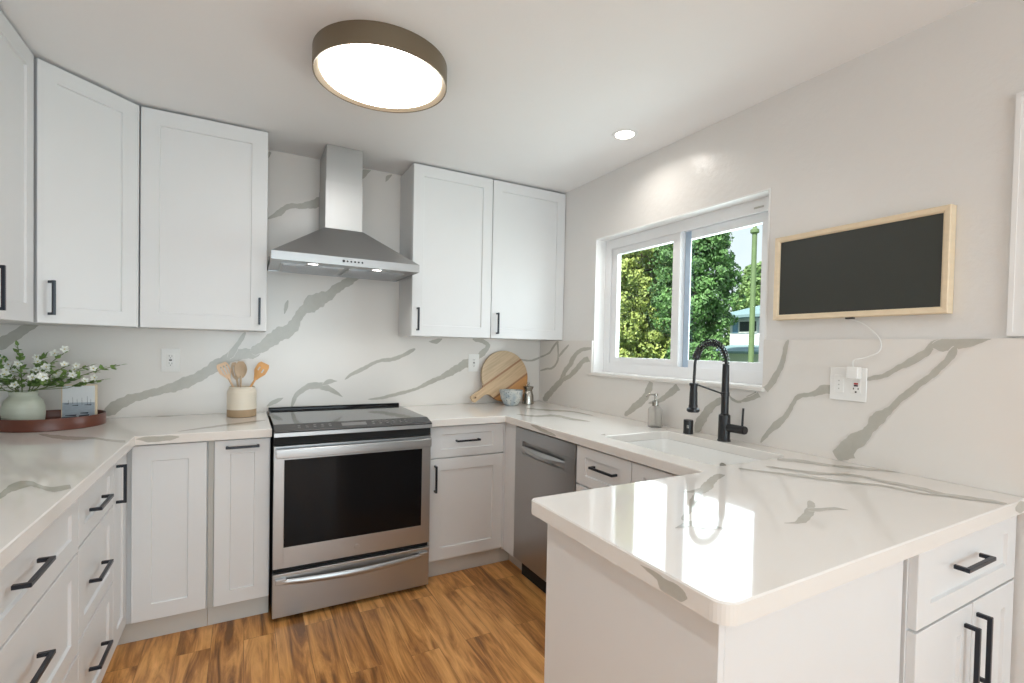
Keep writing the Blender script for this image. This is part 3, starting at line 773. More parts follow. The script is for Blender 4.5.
# right of the range: drawer over door
c = base_cab('white base cabinet with one drawer over one door, right of the range', (-1.104, BY, 0), 0, .482, .612)
front(c, 'drawer', .012, .470, .690, .868, ('h', .234, .783, .145), rail=.066, railz=.045)
front(c, 'door', .012, .470, .112, .686, ('v', .042, .578, .150), rail=.066)
MB().box(.4705, .000, .102, .4815, .0203, .868, .001).build('filler_strip', M['cab'], c, smooth=False)
# corner post and end panel by the dishwasher
cp = thing('corner_filler', 'white corner post between the drawer cabinet and the dishwasher', 'filler panel', (-.6215, -.640, 0))
MB().box(0, -.112, .100, .020, .640-.625+.6, CB-.001).build('post', M['cab'], cp, smooth=False)
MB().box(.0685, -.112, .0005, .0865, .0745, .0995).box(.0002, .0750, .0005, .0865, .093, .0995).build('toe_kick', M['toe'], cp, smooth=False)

# dishwasher (local frame: faces -y, rotated to face -x)
def dishwasher():
    W = .594
    t = thing('dishwasher', 'grey stainless dishwasher with pocket handle under the worktop', 'dishwasher', (-.629, -.757, 0), -PI/2)
    MB().box(.002, .022, .105, W-.002, .58, .870).build('tub', M['void'], t, smooth=False)
    mb = MB()
    x0, x1, z0, z1 = .004, W-.004, .112, .866
    hx0, hx1, hz0, hz1 = .085, .505, .722, .796
    # door skin round the pocket
    mb.box(x0, 0, z0, x1, .020, hz0, .0012); mb.box(x0, 0, hz1, x1, .020, z1, .0012)
    mb.box(x0, 0, hz0+.0001, hx0, .020, hz1-.0001); mb.box(hx1, 0, hz0+.0001, x1, .020, hz1-.0001)
    dr = mb.build('door', M['steel_y'], t, smooth=False)
    # pocket: curved recess and a bowed lip
    mb = MB(); n = 16
    prof = [(-.0005, hz1), (.013, hz1-.004), (.017, hz1-.020), (.018, hz0+.035), (.014, hz0+.012), (.001, hz0)]
    mb.prism([(.0195, hz0), (.0195, hz1)]+prof, 'x', hx0+.0002, hx1-.0002)
    mb.build('handle_pocket', M['steel_y'], dr)
    mb = MB(); vs = []
    for i in range(n+1):
        u = i/n; x = hx0+(hx1-hx0)*u; b = math.sin(PI*u)
        top = hz0+.050-.014*b; y = -.001-.015*b
        vs.append([(x, .003, hz1-.028), (x, y-.001, top-.008), (x, y-.002, top-.022), (x, .001, hz0+.010)])
    V = [p for r in vs for p in r]; F_ = []
    for i in range(n):
        for k in range(3):
            F_.append((i*4+k, i*4+k+1, (i+1)*4+k+1, (i+1)*4+k))
    V2 = [(x, y+.004, z-.001) for x, y, z in V]; o_ = len(V)
    F2 = [tuple(q+o_ for q in f[::-1]) for f in F_]
    rim = []
    for i in range(n):
        rim.append((i*4, (i+1)*4, (i+1)*4+o_, i*4+o_)); rim.append((i*4+3, i*4+3+o_, (i+1)*4+3+o_, (i+1)*4+3))
    rim += [(k, k+o_, k+1+o_, k+1) for k in range(3)]+[(n*4+k, n*4+k+1, n*4+k+1+o_, n*4+k+o_) for k in range(3)]
    mb.mesh(V+V2, F_+F2+rim)
    mb.build('handle', M['steel_y'], dr)
    MB().box(.01, .055, .0005, W-.01, .07, .1045).build('toe_kick', M['void'], t, smooth=False)
    return t
dishwasher()

# sink base (faces -x) behind the peninsula
c = base_cab('white sink base cabinet with drawer fronts right of the dishwasher', (-.629, -1.3525, 0), -PI/2, .752, .065)
front(c, 'drawer_front', .008, .385, .690, .868, ('h', .222, .793, .160), rail=.066, railz=.045)
front(c, 'drawer_front', .387, .750, .690, .868, None, rail=.066, railz=.045)
front(c, 'door', .008, .385, .112, .686, None); front(c, 'door', .387, .750, .112, .686, None)
# peninsula base
pc = thing('peninsula_base', 'plain white panelled peninsula base carrying the worktop end', 'cabinet', (-1.280, -2.135, 0))
MB().box(.016, -.535, .002, .650, 0, CB-.001).build('body', M['cab'], pc, smooth=False)
MB().box(0, -.551, .002, .0155, 0, CB-.001, .001).build('end_panel', M['cab'], pc, smooth=False)
MB().box(.016, -.551, .002, .6455, -.5355, CB-.001, .001).build('side_panel', M['cab'], pc, smooth=False)
# cabinet at the wall end of the peninsula, faces the camera
c = thing('base_cabinet', 'white base cabinet with drawer over two doors at the wall end of the peninsula', 'cabinet', (-.640, -2.710, 0))
MB().box(.0165, .0205, .100, .632, .55, CB-.001).build('body', M['cab'], c, smooth=False)
MB().box(.0165, .06, .002, .632, .078, .0995).build('toe_kick', M['toe'], c, smooth=False)
front(c, 'drawer', .021, .628, .672, .868, ('h', .290, .790, .165), rail=.066, railz=.05)
front(c, 'door', .021, .336, .108, .668, ('v', .290, .535, .180), rail=.066)
front(c, 'door', .339, .628, .108, .668, ('v', .365, .545, .180), rail=.066)

# wall cabinets
ZB, ZT = 1.378, 2.424
def wall_cab(label, loc, rot, W, D=.29):
    c = thing('wall_cabinet', label, 'cabinet', loc, rot)
    MB().box(.0005, .0205, ZB+.001, W-.0005, D, ZT).build('body', M['cab'], c, smooth=False)
    return c
YU = -.293
c = wall_cab('white single-door wall cabinet between the corner cabinet and the hood', (-2.4315, YU, 0), 0, .5395)
front(c, 'door', .003, .5395, ZB, ZT, ('v', .505, 1.482, .140), rail=.072)
c = wall_cab('white two-door wall cabinet right of the hood, beside the window wall', (-1.112, YU, 0), 0, 1.1105)
front(c, 'door', 0, .533, ZB, ZT, ('v', .036, 1.482, .140), rail=.066)
front(c, 'door', .535, 1.1095, ZB, ZT, ('v', .577, 1.478, .140), rail=.066)
# diagonal corner wall cabinet
A_ = (-2.718, -.579); B2 = (-2.4335, -.2945)
Ld = math.hypot(B2[0]-A_[0], B2[1]-A_[1])
c = thing('corner_wall_cabinet', 'white diagonal corner wall cabinet above the flower vase', 'cabinet', (A_[0], A_[1], 0), PI/4)
def loc45(p):
    d = Vector((p[0]-A_[0], p[1]-A_[1])); return (d.x*math.cos(PI/4)+d.y*math.sin(PI/4), -d.x*math.sin(PI/4)+d.y*math.cos(PI/4))
s_ = .0205/math.sqrt(2)
pl = [loc45(p) for p in ((A_[0], A_[1]+2*s_), (B2[0]-2*s_, B2[1]), (B2[0], B2[1]+.001), (B2[0], -.001), (LX+.002, -.001), (LX+.002, A_[1]))]
MB().prism(pl, 'z', ZB+.001, ZT).build('body', M['cab'], c, smooth=False)
front(c, 'door', .007, Ld-.004, ZB, ZT, ('v', .048, 1.482, .140), rail=.066)
# left wall cabinet
c = wall_cab('white wall cabinet on the left wall at the edge of the picture', (A_[0], -1.42, 0), PI/2, .839)
front(c, 'door', .004, .420, ZB, ZT, ('v', .380, 1.482, .150), rail=.07)
front(c, 'door', .422, .834, ZB, ZT, ('v', .462, 1.482, .150), rail=.07)

# ------------------------------------------------------------------ range (local: front at y=0, faces -y)
def make_range():
    W = .379
    t = thing('range', 'stainless steel range with dark oven window and smooth black cooktop', 'range', (-1.4905, -.688, 0))
    MB().box(-W, .030, .03, W, .655, .895).build('body', M['void'], t, smooth=False)
    # cooktop glass, sloped control strip, steel lip, back rail
    MB().box(-W, .075, .9155, W, .640, .9265, .002).build('cooktop', M['cook_glass'], t, smooth=False)
    cpn = MB().prism([(.0745, .9265), (.0745, .905), (-.012, .8985), (-.014, .9035), (-.010, .9075)], 'x', -W, W)
    dsp = MB().poly([(-.075, .012, .9128), (.045, .012, .9128), (.045, .052, .9222), (-.075, .052, .9222)])
    for vx in dsp.bm.verts: vx.co.z = .9075+(vx.co.y+.010)*(.9265-.9075)/(.0745+.010)+.0004
    dsp.build('display', mat_disp, t, smooth=False)
    mk = cpn; mk.mi = 1
    for i, x in enumerate([-.27, -.235, -.20, -.165, -.13, .08, .115, .15, .185, .22, .25]):
        for k in (0, 1):
            yy = .020+.022*k; zz = .9075+(yy+.010)*(.019/.0845)+.0005
            mk.poly([(x-.006, yy, zz), (x+.006, yy, zz), (x+.006, yy+.006, zz+.00135), (x-.006, yy+.006, zz+.00135)])
    mk.build('control_panel', [M['panel_glass'], M['mark']], t, smooth=False, recalc=False)
    MB().prism([(-.016, .880), (-.016, .898), (-.010, .8985), (.03, .902), (.03, .880)], 'x', -W, W).build('front_lip', M['steel_x'], t, smooth=False)
    MB().prism([(.640, .915), (.641, .935), (.646, .9415), (.668, .9415), (.672, .937), (.672, .915)], 'x', -W, W).build('back_rail', M['black_glass'], t, smooth=False)
    MB().box(-W+.002, .006, .838, W-.002, .029, .8795).build('vent_band', M['void'], t, smooth=False)
    # oven door: steel frame round the window
    mb = MB(); z0, z1 = .255, .834
    wx0, wx1, wz0, wz1 = -.334, .332, .352, .768
    mb.box(-W, 0, z0, wx0, .0295, z1, .0015); mb.box(wx1, 0, z0, W, .0295, z1, .0015)
    mb.box(wx0-.001, .0001, z0, wx1+.001, .0294, wz0, .0005); mb.box(wx0-.001, .0001, wz1, wx1+.001, .0294, z1, .0005)
    dr = mb.build('oven_door', M['steel_x'], t, smooth=False)
    MB().box(wx0, .002, wz0, wx1, .010, wz1).build('oven_window', M['black_glass'], dr, smooth=False)
    # door handle: broad bowed bar on two end mounts
    def bow(z, hh, th, off, depth, x0, x1, n=20):
        mb = MB(); V = []; F_ = []
        for i in range(n+1):
            u = i/n; x = x0+(x1-x0)*u; b = 1-(2*u-1)**2
            y = -off-depth*b
            sec = [(y+.003, z-hh), (y, z-hh+.003), (y-.0006, z), (y, z+hh-.003), (y+.003, z+hh), (y+th, z+hh), (y+th, z-hh)]
            V += [(x, a, c) for a, c in sec]
        m_ = 7
        for i in range(n):
            for k in range(m_):
                q = (k+1) % m_; F_.append((i*m_+k, i*m_+q, (i+1)*m_+q, (i+1)*m_+k))
        F_.append(tuple(range(m_))[::-1]); F_.append(tuple(n*m_+k for k in range(m_)))
        return mb.mesh(V, F_)
    hb = bow(.803, .0215, .012, .034, .006, -W+.010, W-.008)
    h = hb.build('handle', M['steel_x'], dr)
    for sx in (-1, 1):
        xa = sx*(W-.028)
        MB().box(xa-.014, -.030, .786, xa+.014, -.0005, .814, .002).build('handle_mount', M['steel_x'], h, smooth=False)
    lg = MB().lathe([(0, -.0012), (.0105, -.0012), (.012, 0)], (0, 0, 0), 24)
    bmesh.ops.transform(lg.bm, matrix=Matrix.Rotation(PI/2, 4, 'X'), verts=lg.bm.verts)
    for vx in lg.bm.verts: vx.co = Vector((vx.co.x+.0, -abs(vx.co.y)-.0002, vx.co.z+.300))
    lg.build('round_badge', M['steel_x'], dr)
    # storage drawer with its own bowed handle
    dw = MB().box(-W, .001, .022, W, .0295, .228, .0015).build('drawer', M['steel_x'], t, smooth=False)
    mb = MB(); n = 24; V = []; F_ = []
    for i in range(n+1):
        u = i/n; x = -W+.012+(2*W-.024)*u; b = 1-(2*u-1)**2
        y = -.012-.026*b; zc = .196-.012*b; hh = .010+.006*b
        sec = [(y+.003, zc-hh), (y-.002, zc-hh*.4), (y-.002, zc+hh*.4), (y+.003, zc+hh), (y+.010, zc+hh), (y+.010, zc-hh)]
        V += [(x, a, c) for a, c in sec]
    for i in range(n):
        for k in range(6):
            q = (k+1) % 6; F_.append((i*6+k, i*6+q, (i+1)*6+q, (i+1)*6+k))
    F_.append(tuple(range(6))[::-1]); F_.append(tuple(n*6+k for k in range(6)))
    mb.mesh(V, F_)
    h = mb.build('handle', M['steel_x'], dw)
    for sx in (-1, 1):
        xa = sx*(W-.035)
        MB().box(xa-.024, -.018, .185, xa+.024, .0005, .209, .002).build('handle_mount', M['steel_x'], h, smooth=False)
    MB().box(-W+.01, .05, .0005, W-.01, .07, .03).build('kick_plate', M['void'], t, smooth=False)
    return t
M['mark'] = mat('dim_print', (0.16, 0.16, 0.16), 0.4)
mat_disp = mat('display_glass', (0.20, 0.20, 0.205), 0.15, var=0.1)
make_range()

# ------------------------------------------------------------------ range hood
def make_hood():
    t = thing('range_hood', 'stainless steel pyramid range hood with tall chimney on the slab wall', 'range hood', (-1.506, -.0015, 0))
    W = .375; D = .495; z0, z1 = 1.735, 1.777
    # canopy lip: hollow frame so the underside is recessed
    mb = MB()
    mb.box(-W, -D, z0, W, -D+.004, z1); mb.box(-W, -D+.004, z0, -W+.004, 0, z1); mb.box(W-.004, -D+.004, z0, W, 0, z1)
    mb.box(-W+.004, -.004, z0, W-.004, 0, z1)
    # flared pyramid
    cx, cy = .100, .278; zt = 1.968
    V = [(-W, -D, z1), (W, -D, z1), (W, 0, z1), (-W, 0, z1), (-cx-.004, -cy-.004, zt), (cx+.004, -cy-.004, zt), (cx+.004, 0, zt), (-cx-.004, 0, zt)]
    mb.mesh(V, [(0, 1, 5, 4), (1, 2, 6, 5), (2, 3, 7, 6), (3, 0, 4, 7), (4, 5, 6, 7)])
    c = mb.build('canopy', M['steel_x'], t, smooth=False)
    # underside panel with two filters and lamps
    u = MB().box(-W+.0045, -D+.0045, z0+.004, W-.0045, -.0045, z0+.010).build('underside_panel', M['steel_x'], t, smooth=False)
    for sx in (-1, 1):
        mb = MB(); xa, xb = (sx*.012, sx*.325); xa, xb = min(xa, xb), max(xa, xb)
        mb.box(xa, -.36, z0-.001, xb, -.05, z0+.0038, .001)
        for k in range(14):
            y = -.35+k*.0215; mb.box(xa+.01, y, z0-.003, xb-.01, y+.009, z0-.0012)
        mb.build('grease_filter', M['steel_x'], t, smooth=False)
        x = sx*.165+(-.012)
        lp = MB().lathe([(.034, z0+.004), (.034, z0-.001), (.029, z0-.002), (.026, z0+.0005)], (x, -.425, 0), 28).build('lamp', M['chrome'], t)
        MB().lathe([(.0255, z0+.001), (0, z0-.001)], (x, -.425, 0), 28).build('lamp_lens', M['hoodlens'], lp)
    mb = MB()
    for k in range(6):
        mb.lathe([(0, 0), (.0042, 0), (.005, .0012)] if k else [(0, 0), (.006, 0), (.007, .002)], (-.035+k*.019, -D-.0022, z0+.022), 14, '-y')
    mb.build('push_buttons', M['black'], t)
    # chimney: upper sleeve inside a slightly wider lower sleeve
    MB().box(-cx+.002, -cy+.002, 1.97, cx-.002, 0, H-.002, .001).build('chimney_upper', M['steel_z'], t, smooth=False)
    MB().box(-cx-.0005, -cy, 1.9685, cx+.0005, -.0001, 2.235, .001).build('chimney_lower', M['steel_z'], t, smooth=False)
    for x in (-.122, .155):
        light('hood_lamp', 'SPOT', (t.location.x+x*1.35-.02, -.427, z0-.008), (0, 0, 0), HOODW*3, (1.0, .93, .82), spot_size=2.2, spot_blend=.6, shadow_soft_size=.025)
M['steel_z'] = steel('brushed_steel_chimney', (0.50, 0.495, 0.485), 0.40, 2)
make_hood()

# ------------------------------------------------------------------ ceiling lights
def ring_light():
    x, y = -1.528, -1.238; R = .254
    t = thing('ceiling_light', 'large round bronze drum ceiling light with glowing white diffuser', 'ceiling light', (x, y, H))
    MB().lathe([(R-.02, -.0005), (R, -.0005), (R, -.078), (R-.0025, -.080), (R-.005, -.078), (R-.005, -.012)], n=96).build('drum', M['bronze'], t)
    MB().lathe([(R-.0055, -.0775), (R-.012, -.0745), (R-.0265, -.066), (R-.0268, -.020)], n=96).build('inner_ring', M['gold'], t)
    MB().lathe([(R-.027, -.050), (R-.0275, -.066), (R-.032, -.0735), (.12, -.0765), (0, -.0775)], n=96).build('diffuser', M['diff'], t)
def downlight(x, y, label, w=DOWNW, c=(1.0, 0.95, 0.87)):
    t = thing('recessed_light', label, 'recessed light', (x, y, H), group=None)
    MB().lathe([(.046, -.0005), (.050, -.005), (.062, -.004), (.066, -.0004)], n=40).build('trim_ring', M['trim'], t)
    MB().lathe([(.0455, -.0035), (0, -.0045)], n=40).build('lens', M['lens'], t)
    light('recessed_light_beam', 'AREA', (x, y, H-.008), (0, 0, 0), w, c, shape='DISK', size=.09, spread=2.6)
ring_light()
downlight(-.289, -1.248, 'small round recessed ceiling light near the window wall')
downlight(-2.25, -2.75, 'unseen recessed light added above the left worktop', 4.5, (.93, .97, 1.0))  # added out of view to brighten the floor, left run and worktops
downlight(-.95, -2.95, 'unseen recessed light added above the end of the peninsula', 1.2, (.93, .97, 1.0))  # second of the added kitchen pair, also out of view
downlight(-2.05, -4.6, 'unseen recessed light added behind the camera, nearer the left wall', 4, (.93, .97, 1))  # added behind the camera to brighten floor, lower cabinets and ceiling
downlight(-.9, -4.6, 'unseen recessed light added behind the camera, nearer the right wall', 4, (.93, .97, 1))  # twin of the lamp added behind the camera

# ------------------------------------------------------------------ sink and faucet
def make_sink():
    x0, y0, x1, y1 = SK
    t = thing('sink', 'white undermount sink set below the worktop under the window', 'sink', ((x0+x1)/2, (y0+y1)/2, .6))
    hx, hy = (x1-x0)/2, (y1-y0)/2; zt = CB-.001-.6
    def loop(dx, z, r):
        pts = rounded([(-hx-dx, -hy-dx), (-hx-dx, hy+dx), (hx+dx, hy+dx), (hx+dx, -hy-dx)], [r]*4, 6)
        return [(p[0], p[1], z) for p in pts]
    L = [loop(.018, zt, .04), loop(-.0015, zt, .03), loop(-.004, zt-.01, .03), loop(-.010, .070, .035), loop(-.030, .045, .05), loop(-.06, .040, .05)]
    Lo = [loop(.018, zt-.012, .04), loop(.012, zt-.02, .04), loop(.006, .05, .05), loop(-.03, .025, .05)]
    mb = MB(); vs = [[mb.bm.verts.new(p) for p in l] for l in L]
    k = len(L[0])
    for A, B_ in zip(vs, vs[1:]):
        for i in range(k):
            j = (i+1) % k; mb.bm.faces.new((A[i], A[j], B_[j], B_[i]))
    mb.bm.faces.new(vs[-1])
    vo = [[mb.bm.verts.new(p) for p in l] for l in Lo]
    for A, B_ in zip([vs[0]]+vo, vo):
        for i in range(k):
            j = (i+1) % k; mb.bm.faces.new((A[i], A[j], B_[j], B_[i]))
    mb.bm.faces.new(vo[-1])
    mb.build('basin', M['sink'], t)
    MB().lathe([(.042, .0415), (.040, .0435), (.030, .0425), (.028, .041), (0, .041)], (0, 0, 0), 32).build('drain', M['chrome'], t)
    mb = MB().lathe([(0, 0), (.012, 0), (.014, .002)], (0, 0, 0), 24, 'x')
    for v in mb.bm.verts: v.co = Vector((hx-.0065+(v.co.x), v.co.y*1.3-.035, v.co.z*.8+.215))
    mb.build('overflow_badge', M['pewter'], t)
make_sink()

def make_faucet():
    x, y = -.088, -1.748
    t = thing('faucet', 'matte black spring faucet with side lever behind the sink', 'faucet', (x, y, CT))
    MB().lathe([(0, .0005), (.029, .0005), (.029, .006), (.0265, .008), (.0255, .118), (.0175, .124), (.0165, .128), (0, .128)], n=32).build('base_column', M['black'], t)
    MB().lathe([(0, .1285), (.0165, .1285), (.0165, .205), (.0185, .207), (.0185, .222), (.0165, .224), (.0150, .345), (.0135, .350), (0, .350)], n=28).build('riser', M['black'], t)
    # arch of hose with the spring coil round it
    arc = bez((0, 0, .345), (.002, 0, .475), (-.205, 0, .490), (-.203, 0, .330), 40)
    down = [Vector((-.203-.003*i/10, 0, .330-.065*i/10)) for i in range(1, 11)]
    path = arc+down
    MB().tube(path, .0060, 12).build('hose', M['black'], t)
    mb = MB(); pts = []; turns = 17; n = 14
    k = len(arc)-7
    for i in range(turns*n+1):
        s = i/(turns*n)*(k-1); a = int(s); f_ = s-a
        p = arc[a].lerp(arc[min(k-1, a+1)], f_); d = (arc[min(k, a+1)]-arc[a]).normalized()
        sd = Vector((0, 1, 0)); up = d.cross(sd)
        th = 2*PI*i/n
        pts.append(p+(sd*math.cos(th)+up*math.sin(th))*.0135)
    mb.tube(pts, .0028, 6); mb.build('spring', M['black'], t)
    cpos = arc[k-1]
    MB().tube([arc[k-3], arc[k-1], arc[k+1], arc[min(len(arc)-1, k+2)]], [.0135, .0155, .0155, .0135], 16).build('spring_collar', M['black'], t)
    # spray head
    hx = -.206
    MB().lathe([(0, .268), (.0145, .268), (.0155, .262), (.0155, .232), (.0165, .228), (.0175, .175), (.0195, .168), (.0195, .160), (.027, .156), (.027, .146), (.022, .141), (0, .140)], (hx, 0, 0), 28).build('spray_head', M['black'], t)
    # docking arm
    arm = MB().tube([(-.012, 0, .214), (hx+.016, 0, .262)], .0038, 10)
    arm.lathe([(.0158, .256), (.0185, .256), (.0185, .268), (.0158, .268)], (hx, 0, 0), 24)
    arm.build('docking_arm', M['black'], t)
    # side lever
    lv = MB().cyl((0, -.020, .064), (0, -.104, .064), .0185, n=28)
    lv.cyl((0, -.1045, .064), (0, -.110, .064), .0185, .0165, n=28)
    lv.build('valve_body', M['black'], t)
    MB().tube([(.0, -.093, .080), (.0, -.094, .120), (.0, -.096, .160)], [.0048, .0046, .0046], 12).build('lever', M['black'], t)
make_faucet()

o = MB().lathe([(0, .0005), (.0245, .0005), (.0245, .004), (.0235, .005), (.0235, .066), (.0225, .068), (0, .068)], n=32)
gap = thing('air_gap_cap', 'short black cylindrical cap between soap bottle and faucet', 'air gap', (-.088, -1.540, CT))
o.build('cap', M['black'], gap)
# small pale mark on the cap, facing the room
mk = MB()
for a0, b0, a1, b1 in ((-.004, .030, -.0025, .044), (-.0025, .042, .004, .044), (.003, .036, .0045, .043), (-.0025, .036, .003, .0375), (.0, .030, .005, .0365)):
    pts = []
    for a, b in ((a0, b0), (a1, b0), (a1, b1), (a0, b1)):
        th = PI+.62+a/.0235
        pts.append((.0239*math.cos(th), .0239*math.sin(th), b))
    mk.poly(pts)
mk.build('cap_mark', M['filler'], gap, smooth=False)

# soap bottle
t = thing('soap_bottle', 'clear glass soap bottle with silver pump on the worktop', 'soap dispenser', (-.092, -1.318, CT))
MB().lathe([(0, .001), (.030, .001), (.036, .005), (.0365, .085), (.034, .098), (.020, .110), (.0155, .114), (.0155, .122), (.0125, .122),
            (.0125, .112), (.018, .107), (.031, .096), (.0335, .084), (.033, .008), (.028, .005), (0, .005)], n=36).build('bottle', M['frost'], t)
p_ = MB().lathe([(.0170, .112), (.0175, .136), (.013, .140), (.006, .142), (.0055, .165), (.012, .167), (.012, .176), (.006, .178), (0, .178)], n=28)
p_.tube([(0, 0, .171), (-.02, .012, .172), (-.040, .022, .168), (-.046, .025, .160)], [.005, .0045, .0038, .0034], 10)
p_.build('pump', M['pewter'], t)
MB().tube([(0, 0, .112), (.002, 0, .06), (.004, 0, .008)], .0022, 8).build('dip_tube', M['plastic'], t)

# ------------------------------------------------------------------ outlets
def duplex(mb, cx, cz, y0=-.0062):
    """dark slots of a receptacle centred at cx, cz (local, faces -y)"""
    for dz in (.0195, -.0195):
        mb.box(cx-.0070, y0-.0006, cz+dz-.001, cx-.0050, y0, cz+dz+.0075)
        mb.box(cx+.0050, y0-.0006, cz+dz-.001, cx+.0070, y0, cz+dz+.0065)
        mb.box(cx-.0020, y0-.0006, cz+dz-.0095, cx+.0020, y0, cz+dz-.0055)
def outlet(label, loc, rot, gangs=1):
    W = .0415 if gangs == 1 else .0645
    t = thing('wall_outlet', label, 'outlet', loc, rot)
    MB().box(-W, -.0055, -.062, W, -.0003, .062, .0015).build('cover_plate', M['plastic'], t, smooth=False)
    xs = [0] if gangs == 1 else [-.030, .030]
    for i, cx in enumerate(xs):
        MB().box(cx-.0165, -.0074, -.0335, cx+.0165, -.0056, .0335, .0008).build('receptacle', M['plastic'], t, smooth=False)
        if gangs == 2 and i == 0:
            mb = MB()
            for dz in (.012, -.003, -.018): mb.box(cx-.0022, -.0080, dz-.0022, cx+.0022, -.0074, dz+.0022)
            mb.build('indicator_dots', M['filler'], t, smooth=False)
        elif gangs == 2:
            mb = MB(); mb.box(cx-.007, -.0086, .001, cx+.007, -.0074, .0065)
            mb.build('test_button', M['red'], t, smooth=False)
            MB().box(cx-.007, -.0086, -.0065, cx+.007, -.0074, -.0005).build('reset_button', M['slot'], t, smooth=False)
            mb = MB()
            mb.box(cx-.0095, -.0080, -.018, cx-.0065, -.0074, -.011); mb.box(cx+.0065, -.0080, -.018, cx+.0095, -.0074, -.011); mb.box(cx-.003, -.0080, -.030, cx+.003, -.0074, -.024)
            mb.build('slots', M['slot'], t, smooth=False)
        else:
            mb = MB(); duplex(mb, cx, 0, -.0074); mb.box(cx-.0065, -.0082, -.004, cx+.0065, -.0074, .004)
            mb.build('slots', M['slot'], t, smooth=False)
    return t
outlet('white wall outlet above the worktop between vase and utensil crock', (-2.3375, -.0003, 1.2135), 0)
outlet('white wall outlet just left of the round wooden board', (-.568, -.0003, 1.205), 0)
outlet('wide white two-gang outlet plate under the framed dark screen', (-.0158, -2.2350, 1.208), -PI/2, 2)
# plug of the screen's cable
t = thing('power_plug', 'small white plug in the two-gang outlet with its thin cable', 'plug', (-.0242, -2.2650, 1.247))
MB().box(-.030, -.020, -.0175, -.0002, .020, .027, .003).build('plug_body', M['plastic'], t, smooth=False)
cab = []
P0 = [(-.022, 0, .028), (-.020, .0, .052), (-.006, -.030, .062), (-.0, -.075, .088), (.002, -.070, .135), (.010, -.015, .185), (.010, .040, .208), (-.006, .048, .212)]
for i in range(len(P0)-1):
    a = Vector(P0[max(0, i-1)]); b = Vector(P0[i]); c_ = Vector(P0[i+1]); d_ = Vector(P0[min(len(P0)-1, i+2)])
    for j in range(8):
        s = j/8; cab.append(.5*((2*b)+(c_-a)*s+(2*a-5*b+4*c_-d_)*s*s+(3*b-a-3*c_+d_)*s**3))
cab.append(Vector(P0[-1]))
MB().tube(cab, .0018, 8).build('cable', M['plastic'], t)

# framed dark screen on the right wall
t = thing('framed_screen', 'dark screen in a pale wood frame on the right wall', 'wall screen', (-.0005, -2.236, 1.632), -PI/2)
hw, hh, dp, fw = .3005, .1735, .040, .022
mb = MB()
def frame_ring(mb, hw, hh, y0, y1, fw):
    # mitred, gently eased frame
    o_ = [(-hw, -hh), (hw, -hh), (hw, hh), (-hw, hh)]
    secs = [(0, y1), (0, y0+.003), (.003, y0), (fw-.006, y0+.002), (fw, y0+.007), (fw, y0+.014), (fw, y1)]
    L = []
    for d_, y in secs:
        L.append([mb.bm.verts.new((x-math.copysign(d_, x), y, z-math.copysign(d_, z))) for x, z in o_])
    L2 = L+[L[0]]
    for A, B_ in zip(L2, L2[1:]):
        for i in range(4):
            j = (i+1) % 4; mb.bm.faces.new((A[i], A[j], B_[j], B_[i]))
frame_ring(mb, hw, hh, -dp, -.002, fw)
mb.build('frame', M['pine'], t, smooth=False)
MB().box(-hw+fw+.0003, -dp+.011, -hh+fw+.0003, hw-fw-.0003, -.002, hh-fw-.0003).build('screen', M['screen'], t, smooth=False)
MB().box(-.014, -.030, -hh-.0062, .014, -.014, -hh-.0003, .001).build('sensor', M['black'], t, smooth=False)

# ------------------------------------------------------------------ objects by the range
# stoneware crock and utensils
ckx, cky = -2.003, -.150
t = thing('utensil_crock', 'cream stoneware crock with bare brown base holding wooden utensils', 'crock', (ckx, cky, CT))
MB().lathe([(0, .0008), (.066, .0008), (.0705, .003), (.0705, .041)], n=48).build('bare_clay_base', M['rawclay'], t)
MB().lathe([(.0708, .0412), (.071, .128), (.0695, .140), (.064, .149), (.0615, .152), (.062, .160), (.060, .1625), (.0575, .160), (.057, .150), (.063, .138), (.064, .02), (.058, .012), (0, .012)], n=48).build('glazed_body', M['cream'], t)

